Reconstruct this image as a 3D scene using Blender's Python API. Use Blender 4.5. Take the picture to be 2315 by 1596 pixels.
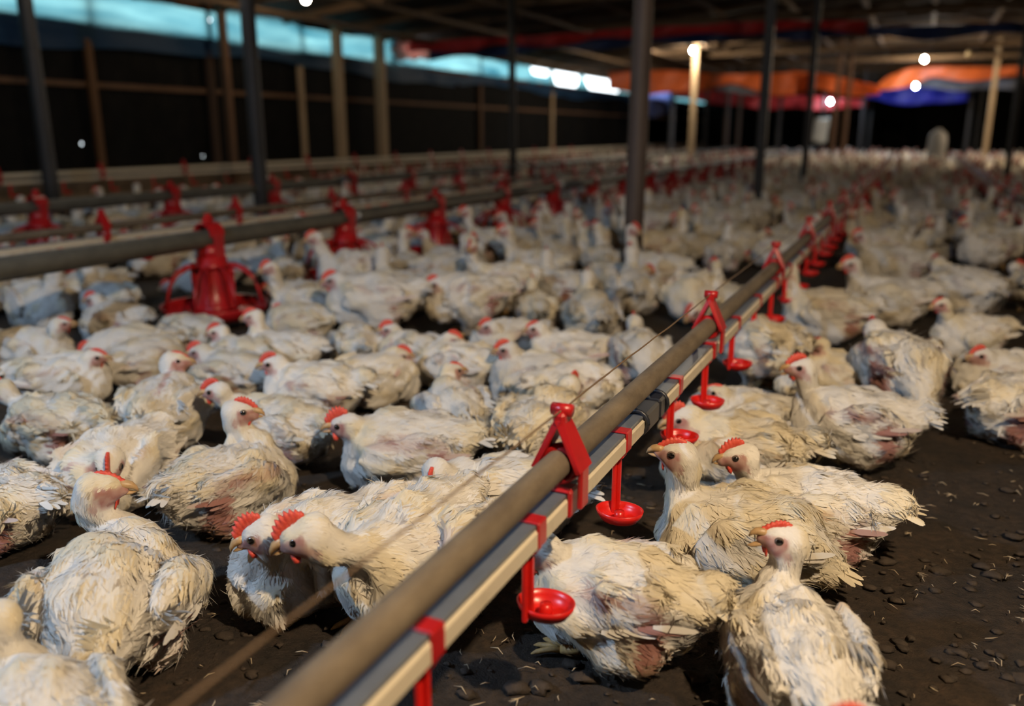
import bpy, math, random
import numpy as np
from math import sin, cos, pi, radians, degrees, hypot, atan

random.seed(7)
for o in list(bpy.data.objects):
    bpy.data.objects.remove(o)
SC = bpy.context.scene
COL = SC.collection

# ------------------------------------------------------------------ camera
FPX, CAMH = 1900.0, 0.75
PITCH, YAW = atan(498 / FPX), atan(923 / hypot(FPX, 498))
camd = bpy.data.cameras.new('camera')
cam = bpy.data.objects.new('camera', camd)
COL.objects.link(cam)
cam.location = (0, 0, CAMH)
cam.rotation_euler = (pi / 2 - PITCH, 0, YAW)
camd.sensor_width = 36
camd.lens = FPX / 2315 * 36
camd.clip_start = 0.05
camd.dof.use_dof = True
camd.dof.focus_distance = 1.36
camd.dof.aperture_fstop = 2.0
SC.camera = cam

# ------------------------------------------------------------------ sky, exposure, light settings
W = bpy.data.worlds.new('sky')
SC.world = W
W.use_nodes = True
W.node_tree.nodes['Background'].inputs[0].default_value = (0.86, 0.95, 1.0, 1)
W.node_tree.nodes['Background'].inputs[1].default_value = 7.0
SC.view_settings.view_transform = 'Standard'
SC.view_settings.look = 'None'
SC.view_settings.gamma = 1
SC.view_settings.use_curve_mapping = False
SC.view_settings.exposure = -0.45
SC.cycles.max_bounces = 6
SC.cycles.diffuse_bounces = 3
SC.cycles.glossy_bounces = 2
SC.cycles.transmission_bounces = 4
SC.cycles.sample_clamp_indirect = 2.0
SC.cycles.sample_clamp_direct = 0.0
SC.cycles.use_denoising = True
SC.cycles.adaptive_threshold = 0.03
SC.cycles.caustics_reflective = False
SC.cycles.caustics_refractive = False

# bulbs: x, y, z of the glass, warmth, emission, label, visible lens of holder
BLUE = (0.46, 0.68, 1.0)
WARM, NEUT, COOL = (1.0, 0.76, 0.49), (1.0, 0.86, 0.66), (0.64, 0.79, 1.0)
BULBS = [
    (0.75, 0.25, 2.02, WARM, 6600, 'warm bulb hanging low over the birds beside the camera'),
    (-2.05, -0.35, 1.72, BLUE, 3600, 'cool white bulb hung low behind the camera, left of the feeder pipe'),  # added fill lamp, in place of low cool daylight from the left
    (-4.9, 4.6, 2.25, NEUT, 460, 'white bulb hanging above the back feed pipe, left of the picture'),
    (-6.18, 7.9, 2.15, WARM, 420, 'dim warm bulb at the top edge of the picture by blue curtain'),
    (-4.2, 17.27, 2.3, NEUT, 3600, 'glowing warm white bulb above the pale wooden post, before orange tarpaulin'),
    (-0.09, 21.0, 2.27, NEUT, 2600, 'glowing bulb under a tilted holder above the blue tarpaulin'),
    (-0.214, 22.5, 1.794, COOL, 1900, 'bluish white bulb hanging just in front of the blue tarpaulin'),
    (3.4, 18.5, 2.3, WARM, 9000, 'warm bulb hanging over the right side of the flock'),  # extra lamp added out of view to brighten the far strip of birds
    (-2.283, 25.0, 1.556, COOL, 1300, 'bluish white bulb hung low on a thin post near the end wall'),
]

# ------------------------------------------------------------------ helpers
def ray(u, v):
    r = u - 2315 / 2; up = 798 - v
    f = FPX * cos(PITCH) + up * sin(PITCH); z = up * cos(PITCH) - FPX * sin(PITCH)
    return np.array([r * cos(YAW) - f * sin(YAW), r * sin(YAW) + f * cos(YAW), z]) / FPX

def ground(u, v, z=0.0):
    d = ray(u, v); t = (z - CAMH) / d[2]
    return np.array([0, 0, CAMH]) + d * t

def project(p):
    x, y, z = p[0], p[1], p[2] - CAMH
    f = -x * sin(YAW) + y * cos(YAW); r = x * cos(YAW) + y * sin(YAW)
    dep = f * cos(PITCH) - z * sin(PITCH); up = f * sin(PITCH) + z * cos(PITCH)
    if dep < 0.05:
        return (-9999, -9999, dep)
    return (1157.5 + FPX * r / dep, 798 - FPX * up / dep, dep)

def tag(o, label=None, cat=None, group=None, kind=None):
    if label: o['label'] = label
    if cat: o['category'] = cat
    if group: o['group'] = group
    if kind: o['kind'] = kind
    return o

def empty(name, loc=(0, 0, 0), rz=0.0):
    o = bpy.data.objects.new(name, None)
    COL.objects.link(o)
    o.location = loc; o.rotation_euler = (0, 0, rz); o.empty_display_size = 0.05
    return o

def link(name, me, mats, parent=None):
    o = bpy.data.objects.new(name, me)
    COL.objects.link(o)
    if not isinstance(mats, (list, tuple)): mats = [mats]
    if len(me.materials) == 0:
        for m in mats: me.materials.append(m)
    if parent: o.parent = parent
    return o

class MB:
    """collects shapes and links them as one mesh object"""
    def __init__(self):
        self.v = []; self.f = []; self.m = []; self.s = []
    def add(self, vs, fs, mi=0, smooth=True):
        n = len(self.v)
        self.v += [tuple(map(float, p)) for p in vs]
        for f in fs:
            self.f.append(tuple(i + n for i in f)); self.m.append(mi); self.s.append(smooth)
    def box(self, c, d, mi=0, bev=0.0, rot=None):
        x, y, z = d[0] / 2, d[1] / 2, d[2] / 2
        b = min(bev, x * .9, y * .9, z * .9)
        R = np.eye(3) if rot is None else rot
        c = np.array(c, float)
        if b <= 0:
            vs = [(sx * x, sy * y, sz * z) for sx in (-1, 1) for sy in (-1, 1) for sz in (-1, 1)]
            fs = [(0, 1, 3, 2), (4, 6, 7, 5), (0, 4, 5, 1), (2, 3, 7, 6), (0, 2, 6, 4), (1, 5, 7, 3)]
            self.add([c + R @ np.array(p) for p in vs], fs, mi, False)
            return
        vs = []; idx = {}
        for sx in (-1, 1):
            for sy in (-1, 1):
                for sz in (-1, 1):
                    for a in range(3):
                        p = [sx * (x - b), sy * (y - b), sz * (z - b)]
                        p[a] = (sx * x, sy * y, sz * z)[a]
                        idx[(sx, sy, sz, a)] = len(vs); vs.append(c + R @ np.array(p))
        fs = []
        g = lambda s, a: idx[(s[0], s[1], s[2], a)]
        for a in range(3):
            o1, o2 = (a + 1) % 3, (a + 2) % 3
            for s in (-1, 1):
                q = []
                for (p1, p2) in ((-1, -1), (1, -1), (1, 1), (-1, 1)):
                    t = [0, 0, 0]; t[a] = s; t[o1] = p1; t[o2] = p2; q.append(g(t, a))
                fs.append(tuple(q if s > 0 else q[::-1]))
        for a in range(3):
            o1, o2 = (a + 1) % 3, (a + 2) % 3
            for p1 in (-1, 1):
                for p2 in (-1, 1):
                    t0 = [0, 0, 0]; t0[a] = -1; t0[o1] = p1; t0[o2] = p2
                    t1 = list(t0); t1[a] = 1
                    q = (g(t0, o1), g(t1, o1), g(t1, o2), g(t0, o2))
                    fs.append(q if p1 * p2 > 0 else q[::-1])
        for sx in (-1, 1):
            for sy in (-1, 1):
                for sz in (-1, 1):
                    t = (sx, sy, sz); q = (g(t, 0), g(t, 1), g(t, 2))
                    fs.append(q if sx * sy * sz > 0 else q[::-1])
        self.add(vs, fs, mi, False)
    def tube(self, pts, rad, n=10, mi=0, caps=True, smooth=True, flat=(1, 1), upv=(0, 0, 1)):
        pts = [np.array(p, float) for p in pts]
        if not isinstance(rad, (list, tuple, np.ndarray)): rad = [rad] * len(pts)
        vs = []; prev = None
        for i, p in enumerate(pts):
            t = pts[min(i + 1, len(pts) - 1)] - pts[max(i - 1, 0)]
            t = t / (np.linalg.norm(t) + 1e-9)
            if prev is None:
                a = np.array(upv, float)
                if abs(t @ a) > .95: a = np.array([1., 0, 0])
                e1 = np.cross(a, t); e1 /= np.linalg.norm(e1)
            else:
                e1 = prev - t * (prev @ t); e1 /= np.linalg.norm(e1)
            prev = e1; e2 = np.cross(t, e1)
            for k in range(n):
                a = 2 * pi * k / n
                vs.append(p + rad[i] * (e1 * cos(a) * flat[0] + e2 * sin(a) * flat[1]))
        fs = []
        for i in range(len(pts) - 1):
            for k in range(n):
                k2 = (k + 1) % n
                fs.append((i * n + k, i * n + k2, (i + 1) * n + k2, (i + 1) * n + k))
        if caps:
            fs.append(tuple(range(n))[::-1]); fs.append(tuple((len(pts) - 1) * n + k for k in range(n)))
        self.add(vs, fs, mi, smooth)
    def lathe(self, prof, c=(0, 0, 0), n=24, mi=0, a0=0, a1=2 * pi, sx=1, sy=1):
        vs = []; full = abs(a1 - a0 - 2 * pi) < 1e-6
        m = n if full else n + 1
        for k in range(m):
            a = a0 + (a1 - a0) * k / n
            for (r, z) in prof:
                vs.append((c[0] + r * cos(a) * sx, c[1] + r * sin(a) * sy, c[2] + z))
        P = len(prof); fs = []
        for k in range(n):
            k2 = (k + 1) % m
            for i in range(P - 1):
                fs.append((k * P + i, k2 * P + i, k2 * P + i + 1, k * P + i + 1))
        self.add(vs, fs, mi)
    def prism(self, poly, axis, c0, c1, mi=0):
        """polygon in the two other axes, extruded along axis from c0 to c1"""
        n = len(poly); vs = []
        for c in (c0, c1):
            for (a, b) in poly:
                p = [0, 0, 0]; p[axis] = c; p[(axis + 1) % 3] = a; p[(axis + 2) % 3] = b
                vs.append(p)
        fs = [tuple(range(n))[::-1], tuple(range(n, 2 * n))]
        for i in range(n):
            j = (i + 1) % n
            fs.append((i, j, n + j, n + i))
        self.add(vs, fs, mi, False)
    def sheet(self, nu, nv, fn, th=0.0, mi=0):
        """surface fn(s,t) over a grid, given a thickness along its normal"""
        g = np.array([[fn(i / nu, j / nv) for j in range(nv + 1)] for i in range(nu + 1)], float)
        du = np.gradient(g, axis=0); dv = np.gradient(g, axis=1)
        nr = np.cross(du, dv); nr /= np.linalg.norm(nr, axis=2, keepdims=True) + 1e-9
        vs = list(g.reshape(-1, 3)); K = nv + 1
        fs = [(i * K + j, (i + 1) * K + j, (i + 1) * K + j + 1, i * K + j + 1) for i in range(nu) for j in range(nv)]
        if th > 0:
            n0 = len(vs); vs += list((g - nr * th).reshape(-1, 3))
            fs += [tuple(n0 + q for q in f[::-1]) for f in fs]
            rim = [i * K for i in range(nu + 1)] + [nu * K + j for j in range(1, K)] + [i * K + nv for i in range(nu - 1, -1, -1)] + [j for j in range(nv - 1, 0, -1)]
            for a, b in zip(rim, rim[1:] + rim[:1]):
                fs.append((b, a, n0 + a, n0 + b))
        self.add(vs, fs, mi)
    def mesh(self, name):
        me = bpy.data.meshes.new(name)
        me.from_pydata(self.v, [], self.f)
        me.polygons.foreach_set('material_index', self.m)
        me.polygons.foreach_set('use_smooth', self.s)
        me.update()
        return me
    def build(self, name, mats, parent=None):
        return link(name, self.mesh(name), mats, parent)

def np_mesh(name, V, Q, C=None):
    """all-quad mesh from numpy arrays with a colour attribute"""
    me = bpy.data.meshes.new(name)
    me.vertices.add(len(V)); me.vertices.foreach_set('co', V.astype(np.float32).ravel())
    n = len(Q)
    me.loops.add(n * 4); me.loops.foreach_set('vertex_index', Q.astype(np.int32).ravel())
    me.polygons.add(n)
    me.polygons.foreach_set('loop_start', np.arange(0, 4 * n, 4, dtype=np.int32))
    me.polygons.foreach_set('use_smooth', np.ones(n, bool))
    if C is not None:
        at = me.color_attributes.new('tint', 'FLOAT_COLOR', 'POINT')
        at.data.foreach_set('color', np.c_[C, np.ones(len(C))].astype(np.float32).ravel())
    me.update(calc_edges=True)
    return me

# ------------------------------------------------------------------ materials
def mat(name, col, rough=.6, metal=0.0, noise=None, bump=None, spec=.5, trans=0.0, emit=None, coat=0):
    m = bpy.data.materials.new(name); m.use_nodes = True
    nt = m.node_tree; b = nt.nodes['Principled BSDF']
    b.inputs['Base Color'].default_value = (*col, 1)
    b.inputs['Roughness'].default_value = rough
    b.inputs['Metallic'].default_value = metal
    b.inputs['Specular IOR Level'].default_value = spec
    if emit:
        b.inputs['Emission Color'].default_value = (*emit[0], 1)
        b.inputs['Emission Strength'].default_value = emit[1]
    tc = nt.nodes.new('ShaderNodeTexCoord')
    if noise:
        scale, col2, lo, hi = noise[:4]
        mp = nt.nodes.new('ShaderNodeMapping')
        if len(noise) > 4: mp.inputs['Scale'].default_value = noise[4]
        nt.links.new(tc.outputs['Object'], mp.inputs['Vector'])
        n = nt.nodes.new('ShaderNodeTexNoise'); n.inputs['Scale'].default_value = scale
        n.inputs['Detail'].default_value = 6; n.inputs['Roughness'].default_value = .65
        nt.links.new(mp.outputs[0], n.inputs['Vector'])
        r = nt.nodes.new('ShaderNodeValToRGB')
        r.color_ramp.elements[0].position = lo; r.color_ramp.elements[0].color = (*col, 1)
        r.color_ramp.elements[1].position = hi; r.color_ramp.elements[1].color = (*col2, 1)
        nt.links.new(n.outputs['Fac'], r.inputs['Fac'])
        nt.links.new(r.outputs['Color'], b.inputs['Base Color'])
    if bump:
        n2 = nt.nodes.new('ShaderNodeTexNoise'); n2.inputs['Scale'].default_value = bump[0]
        n2.inputs['Detail'].default_value = 8
        nt.links.new(tc.outputs['Object'], n2.inputs['Vector'])
        bp = nt.nodes.new('ShaderNodeBump'); bp.inputs['Strength'].default_value = bump[1]
        bp.inputs['Distance'].default_value = bump[2]
        nt.links.new(n2.outputs['Fac'], bp.inputs['Height'])
        nt.links.new(bp.outputs['Normal'], b.inputs['Normal'])
    if trans > 0:
        t = nt.nodes.new('ShaderNodeBsdfTranslucent'); mx = nt.nodes.new('ShaderNodeMixShader')
        mx.inputs[0].default_value = trans
        src = b.inputs['Base Color'].links[0].from_socket if b.inputs['Base Color'].links else None
        if src: nt.links.new(src, t.inputs['Color'])
        else: t.inputs['Color'].default_value = (*col, 1)
        nt.links.new(b.outputs[0], mx.inputs[1]); nt.links.new(t.outputs[0], mx.inputs[2])
        nt.links.new(mx.outputs[0], nt.nodes['Material Output'].inputs['Surface'])
    return m

M = {}
M['comb'] = mat('comb_red', (.62, .055, .035), .5, noise=(140, (.72, .11, .07), .35, .7), bump=(300, .4, .002))
M['beak'] = mat('beak_horn', (.52, .34, .165), .4, noise=(60, (.38, .23, .115), .4, .75))
M['pupil'] = mat('eye_black', (.006, .005, .005), .06, spec=.8)
M['iris'] = mat('eye_rim', (.13, .09, .07), .5)
M['leg'] = mat('leg_scale', (.58, .36, .13), .55, noise=(90, (.38, .24, .11), .4, .7), bump=(200, .5, .002))
M['red'] = mat('red_plastic', (.44, .012, .014), .32, noise=(18, (.25, .010, .014), .45, .75), bump=(220, .1, .001))
M['redl'] = mat('red_cup_plastic', (.66, .016, .012), .3, noise=(30, (.46, .014, .012), .5, .8))
M['pipe'] = mat('dusty_support_pipe', (.105, .080, .055), .7, noise=(30, (.20, .158, .108), .36, .74, (1, .35, 1)), bump=(140, .25, .002))
M['pvc'] = mat('cream_water_pipe', (.66, .58, .44), .42, noise=(26, (.42, .35, .25), .55, .85))
M['alu'] = mat('grey_rail', (.20, .22, .25), .4, .45, noise=(40, (.17, .18, .20), .45, .8))
M['black'] = mat('black_rubber', (.018, .02, .028), .4)
M['fpipe'] = mat('grey_feed_pipe', (.075, .072, .060), .55, .1, noise=(14, (.11, .105, .085), .4, .7), bump=(120, .15, .002))
M['steel'] = mat('grey_steel_pole', (.036, .035, .038), .6, .1, noise=(9, (.02, .019, .018), .45, .75, (1, 1, .3)), bump=(90, .2, .002))
M['rust'] = mat('brown_grey_pole', (.085, .062, .052), .65, .05, noise=(7, (.045, .031, .026), .4, .75, (1, 1, .25)), bump=(90, .25, .002))
M['dark'] = mat('dark_pole', (.014, .013, .012), .6, .1, noise=(9, (.026, .022, .02), .45, .8))
M['wood'] = mat('pale_post_wood', (.42, .31, .19), .75, noise=(6, (.26, .17, .09), .4, .75, (6, 6, .5)), bump=(60, .4, .004))
M['woodb'] = mat('brown_stud_wood', (.14, .072, .036), .85, noise=(6, (.08, .042, .022), .4, .75, (6, 6, .5)), bump=(60, .4, .004))
M['beam'] = mat('beam_wood', (.13, .078, .038), .85, noise=(5, (.06, .036, .019), .35, .75, (.5, 6, 6)), bump=(40, .5, .006))
M['roof'] = mat('roof_boards', (.045, .029, .017), .9, noise=(4, (.02, .014, .009), .35, .75, (6, .5, 1)), bump=(30, .5, .006))
M['sheet'] = mat('black_wall_sheet', (.006, .006, .006), .85, spec=.1, noise=(5, (.011, .010, .009), .4, .7), bump=(14, .4, .02))
M['knee'] = mat('brown_low_wall', (.24, .17, .11), .85, noise=(6, (.09, .065, .045), .35, .75), bump=(40, .4, .01))
M['orange'] = mat('orange_tarp', (.80, .16, .025), .5, noise=(5, (.55, .10, .02), .4, .8), trans=.35)
M['bluet'] = mat('blue_tarp', (.03, .04, .55), .5, noise=(5, (.02, .03, .32), .4, .8), trans=.35)
M['redt'] = mat('red_tarp', (.55, .03, .03), .55, noise=(5, (.3, .02, .02), .4, .8), trans=.3)
M['navyt'] = mat('navy_tarp', (.015, .035, .12), .55, noise=(5, (.012, .022, .07), .4, .8), trans=.2)
M['bluef'] = mat('thin_blue_tarp', (.42, .48, .85), .5, noise=(5, (.70, .76, .98), .4, .8), trans=.8)
M['greyt'] = mat('grey_tarp', (.13, .14, .17), .6, noise=(5, (.08, .08, .1), .4, .8), trans=.2)
M['torn'] = mat('pink_torn_plastic', (.80, .52, .46), .5, noise=(9, (.62, .28, .24), .4, .7), trans=.75)
M['white'] = mat('white_drum_plastic', (.27, .27, .27), .55, noise=(7, (.18, .18, .18), .45, .75))
M['sack'] = mat('pale_sacking', (.55, .52, .44), .85, noise=(12, (.40, .37, .30), .4, .7), bump=(60, .3, .004))
M['bluep'] = mat('blue_plastic', (.04, .10, .32), .45, noise=(9, (.05, .12, .28), .4, .7))
M['wire'] = mat('rusty_wire', (.20, .13, .075), .6, .3)
M['cord'] = mat('black_cord', (.012, .012, .012), .6)
M['socket'] = mat('brass_socket', (.45, .34, .18), .4, .5)
M['straw'] = mat('straw_and_quills', (.50, .41, .28), .8, noise=(40, (.30, .22, .14), .4, .7))
M['clod'] = mat('litter_clods', (.035, .025, .018), .85, noise=(50, (.06, .042, .028), .4, .7), bump=(160, .6, .004))

def curtain_mat():
    m = bpy.data.materials.new('cyan_curtain_film'); m.use_nodes = True
    nt = m.node_tree; b = nt.nodes['Principled BSDF']
    tc = nt.nodes.new('ShaderNodeTexCoord'); mp = nt.nodes.new('ShaderNodeMapping')
    mp.inputs['Scale'].default_value = (1, .35, 3)
    n = nt.nodes.new('ShaderNodeTexNoise'); n.inputs['Scale'].default_value = 2.6; n.inputs['Detail'].default_value = 5
    r = nt.nodes.new('ShaderNodeValToRGB')
    r.color_ramp.elements[0].position = .3; r.color_ramp.elements[0].color = (.035, .15, .19, 1)
    r.color_ramp.elements[1].position = .7; r.color_ramp.elements[1].color = (.21, .42, .43, 1)
    nt.links.new(tc.outputs['Object'], mp.inputs[0]); nt.links.new(mp.outputs[0], n.inputs['Vector'])
    nt.links.new(n.outputs['Fac'], r.inputs['Fac'])
    t = nt.nodes.new('ShaderNodeBsdfTranslucent')
    nt.links.new(r.outputs[0], t.inputs['Color'])
    b.inputs['Base Color'].default_value = (.05, .17, .40, 1); b.inputs['Roughness'].default_value = .5
    mx = nt.nodes.new('ShaderNodeMixShader'); mx.inputs[0].default_value = .75
    nt.links.new(b.outputs[0], mx.inputs[1]); nt.links.new(t.outputs[0], mx.inputs[2])
    nt.links.new(mx.outputs[0], nt.nodes['Material Output'].inputs['Surface'])
    return m
M['film'] = curtain_mat()

def feather_mat():
    m = bpy.data.materials.new('chicken_feathers'); m.use_nodes = True
    nt = m.node_tree; b = nt.nodes['Principled BSDF']
    a = nt.nodes.new('ShaderNodeAttribute'); a.attribute_name = 'tint'
    oi = nt.nodes.new('ShaderNodeObjectInfo')
    hs = nt.nodes.new('ShaderNodeHueSaturation')
    mr = nt.nodes.new('ShaderNodeMapRange'); mr.inputs[3].default_value = .86; mr.inputs[4].default_value = 1.06
    nt.links.new(oi.outputs['Random'], mr.inputs[0]); nt.links.new(mr.outputs[0], hs.inputs['Value'])
    nt.links.new(a.outputs['Color'], hs.inputs['Color'])
    nt.links.new(hs.outputs['Color'], b.inputs['Base Color'])
    b.inputs['Roughness'].default_value = .85
    b.inputs['Specular IOR Level'].default_value = .15
    b.inputs['Sheen Weight'].default_value = .15
    tl = nt.nodes.new('ShaderNodeBsdfTranslucent'); mx = nt.nodes.new('ShaderNodeMixShader'); mx.inputs[0].default_value = .18
    nt.links.new(hs.outputs['Color'], tl.inputs['Color'])
    nt.links.new(b.outputs[0], mx.inputs[1]); nt.links.new(tl.outputs[0], mx.inputs[2])
    nt.links.new(mx.outputs[0], nt.nodes['Material Output'].inputs['Surface'])
    return m
M['feather'] = feather_mat()

def floor_mat():
    m = bpy.data.materials.new('brown_litter'); m.use_nodes = True
    nt = m.node_tree; b = nt.nodes['Principled BSDF']
    tc = nt.nodes.new('ShaderNodeTexCoord')
    def noise(s, d=8, r=.65):
        n = nt.nodes.new('ShaderNodeTexNoise'); n.inputs['Scale'].default_value = s
        n.inputs['Detail'].default_value = d; n.inputs['Roughness'].default_value = r
        nt.links.new(tc.outputs['Object'], n.inputs['Vector']); return n
    n1, n2, n3 = noise(5), noise(60), noise(260, 4)
    r1 = nt.nodes.new('ShaderNodeValToRGB')
    r1.color_ramp.elements[0].position = .34; r1.color_ramp.elements[0].color = (.022, .018, .015, 1)
    r1.color_ramp.elements[1].position = .66; r1.color_ramp.elements[1].color = (.068, .044, .026, 1)
    nt.links.new(n1.outputs['Fac'], r1.inputs['Fac'])
    r2 = nt.nodes.new('ShaderNodeValToRGB')
    r2.color_ramp.elements[0].position = .35; r2.color_ramp.elements[0].color = (.45, .45, .45, 1)
    r2.color_ramp.elements[1].position = .72; r2.color_ramp.elements[1].color = (1.35, 1.3, 1.25, 1)
    nt.links.new(n2.outputs['Fac'], r2.inputs['Fac'])
    mx = nt.nodes.new('ShaderNodeMixRGB'); mx.blend_type = 'MULTIPLY'; mx.inputs[0].default_value = 1
    nt.links.new(r1.outputs[0], mx.inputs[1]); nt.links.new(r2.outputs[0], mx.inputs[2])
    r3 = nt.nodes.new('ShaderNodeValToRGB')
    r3.color_ramp.elements[0].position = .70; r3.color_ramp.elements[0].color = (0, 0, 0, 1)
    r3.color_ramp.elements[1].position = .78; r3.color_ramp.elements[1].color = (1, 1, 1, 1)
    nt.links.new(n3.outputs['Fac'], r3.inputs['Fac'])
    mx2 = nt.nodes.new('ShaderNodeMixRGB'); mx2.inputs[2].default_value = (.20, .15, .09, 1)
    nt.links.new(r3.outputs[0], mx2.inputs[0]); nt.links.new(mx.outputs[0], mx2.inputs[1])
    nt.links.new(mx2.outputs[0], b.inputs['Base Color'])
    rr = nt.nodes.new('ShaderNodeMapRange'); rr.inputs[3].default_value = .45; rr.inputs[4].default_value = .95
    nt.links.new(n1.outputs['Fac'], rr.inputs[0]); nt.links.new(rr.outputs[0], b.inputs['Roughness'])
    ad = nt.nodes.new('ShaderNodeMath'); ad.operation = 'MULTIPLY_ADD'; ad.inputs[1].default_value = .5
    nt.links.new(n3.outputs['Fac'], ad.inputs[0]); nt.links.new(n2.outputs['Fac'], ad.inputs[2])
    bp = nt.nodes.new('ShaderNodeBump'); bp.inputs['Strength'].default_value = .9; bp.inputs['Distance'].default_value = .012
    nt.links.new(ad.outputs[0], bp.inputs['Height']); nt.links.new(bp.outputs[0], b.inputs['Normal'])
    return m
M['floor'] = floor_mat()

# ------------------------------------------------------------------ the setting
class Wob:
    """smooth random field made of plane waves"""
    def __init__(self, rng, freq, n=14):
        d = rng.normal(size=(n, 3)); d /= np.linalg.norm(d, axis=1, keepdims=True)
        self.k = d * freq * rng.uniform(.6, 1.5, (n, 1)); self.p = rng.uniform(0, 6.28, n)
    def __call__(self, P):
        return np.sin(P @ self.k.T + self.p).sum(1) / math.sqrt(len(self.p) / 2)

XL, XR, YB, YF = -7.6, 7.6, -3.0, 33.5
EAVE, RIDGE = 2.18, 2.95
_rng = np.random.default_rng(3)
gx = np.concatenate([np.linspace(XL - .3, -3.2, 24, endpoint=False), np.linspace(-3.2, 1.6, 240, endpoint=False), np.linspace(1.6, XR + .3, 28)])
gy = np.concatenate([np.linspace(YB - .3, .2, 10, endpoint=False), np.linspace(.2, 4.2, 200, endpoint=False), np.linspace(4.2, YF + .3, 60)])
GX, GY = np.meshgrid(gx, gy, indexing='ij')
P2 = np.c_[GX.ravel(), GY.ravel(), np.zeros(GX.size)]
near = np.clip(1 - (np.hypot(P2[:, 0] + .8, P2[:, 1] - 1.8) - 2.2) / 1.2, 0, 1)
fz = -.004 + near * (.0022 * Wob(_rng, 22)(P2) + .0016 * Wob(_rng, 70)(P2) + .0028 * np.clip(Wob(_rng, 34)(P2) - .9, 0, 1.2))
FV = P2.copy(); FV[:, 2] = np.minimum(fz, .006)
ny = len(gy)
ii, jj = np.meshgrid(np.arange(len(gx) - 1), np.arange(ny - 1), indexing='ij')
q0 = (ii * ny + jj).ravel()
FQ = np.c_[q0, q0 + ny, q0 + ny + 1, q0 + 1]
tag(link('floor', np_mesh('floor', FV, FQ), M['floor']), kind='structure')

# left wall: black sheet with small holes where daylight leaks in
holes = []
for (u, v) in ((186, 325), (460, 353), (1071, 253), (1499, 290), (1544, 318)):
    d = ray(u, v); t = XL / d[0]; p = np.array([0, 0, CAMH]) + d * t; holes.append((p[1], p[2]))
WT = 1.80
mb = MB(); edges = [YB]; holes.sort()
hh = .013
def wall_rect(y0, y1, z0, z1, m=mb, x=XL, t=.02):
    if y1 - y0 > 1e-4 and z1 - z0 > 1e-4: m.box((x - t / 2, (y0 + y1) / 2, (z0 + z1) / 2), (t, y1 - y0, z1 - z0))
yy = YB
for (hy, hz) in holes:
    wall_rect(yy, hy - hh, .30, WT)
    wall_rect(hy - hh, hy + hh, .30, hz - hh); wall_rect(hy - hh, hy + hh, hz + hh, WT)
    yy = hy + hh
wall_rect(yy, 25.1, .30, WT); wall_rect(25.1, 27.3, .30, 1.27); wall_rect(27.3, YF, .30, WT)
tag(mb.build('wall_left', M['sheet']), kind='structure')
mb = MB(); mb.box((XL + .03, (YB + YF) / 2, .18), (.10, YF - YB, .37)); mb.box((XL + .05, (YB + YF) / 2, .375), (.16, YF - YB, .03))
tag(mb.build('baseboard_left', M['knee']), kind='structure')
mb = MB(); mb.box((XR + .05, (YB + YF) / 2, EAVE / 2), (.1, YF - YB, EAVE)); tag(mb.build('wall_right', M['sheet']), kind='structure')
def end_wall(name, y):
    m = MB(); m.prism([(-.05, XL - .1), (-.05, XR + .1), (EAVE, XR + .1), (RIDGE, 0), (EAVE, XL - .1)], 1, y, y + .1)
    tag(m.build(name, M['sheet']), kind='structure')
end_wall('wall_far', YF); end_wall('wall_rear', YB - .1)
# roof: two slopes of boards, rafters and tie beams
mb = MB()
for s in (-1, 1):
    x0 = s * (XR + .35); z0 = EAVE - .035
    nrm = .05
    mb.add([(x0, YB - .1, z0), (0, YB - .1, RIDGE), (0, YF + .1, RIDGE), (x0, YF + .1, z0),
            (x0, YB - .1, z0 + nrm), (0, YB - .1, RIDGE + nrm), (0, YF + .1, RIDGE + nrm), (x0, YF + .1, z0 + nrm)],
           [(0, 1, 2, 3), (7, 6, 5, 4), (0, 4, 5, 1), (1, 5, 6, 2), (2, 6, 7, 3), (3, 7, 4, 0)], 0, False)
tag(mb.build('ceiling', M['roof']), kind='structure')
mb = MB()
yb = YB + .6
sl = (RIDGE - EAVE) / XR
ang = math.atan(sl)
while yb < YF:
    for s in (-1, 1):
        R = np.array([[cos(ang), 0, s * sin(ang)], [0, 1, 0], [-s * sin(ang), 0, cos(ang)]])
        mb.box((s * XR / 2, yb, (EAVE + RIDGE) / 2 - .055), (XR / cos(ang) - .05, .05, .09), rot=R)
    yb += 1.15
tag(mb.build('trim_1', M['beam']), kind='structure')
mb = MB()
for x in np.arange(-7.0, 7.1, 1.0):
    z = RIDGE - abs(x) * sl - .125
    mb.box((x, (YB + YF) / 2, z), (.06, YF - YB, .05))
tag(mb.build('trim_2', M['beam']), kind='structure')
mb = MB()
for y in np.arange(-1.0, YF, 2.85):
    mb.box((0, y, 2.36), (2 * XR * .80, .07, .10), bev=.006)
tag(mb.build('trim_3', M['beam']), kind='structure')
mb = MB(); mb.box((XL + .02, (YB + YF) / 2, EAVE - .04), (.09, YF - YB, .09)); mb.box((XL + .035, (YB + YF) / 2, 1.215), (.035, YF - YB, .05)); mb.box((XL + .03, (YB + YF) / 2, WT - .02), (.04, YF - YB, .05))
tag(mb.build('trim_4', M['woodb']), kind='structure')

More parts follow.
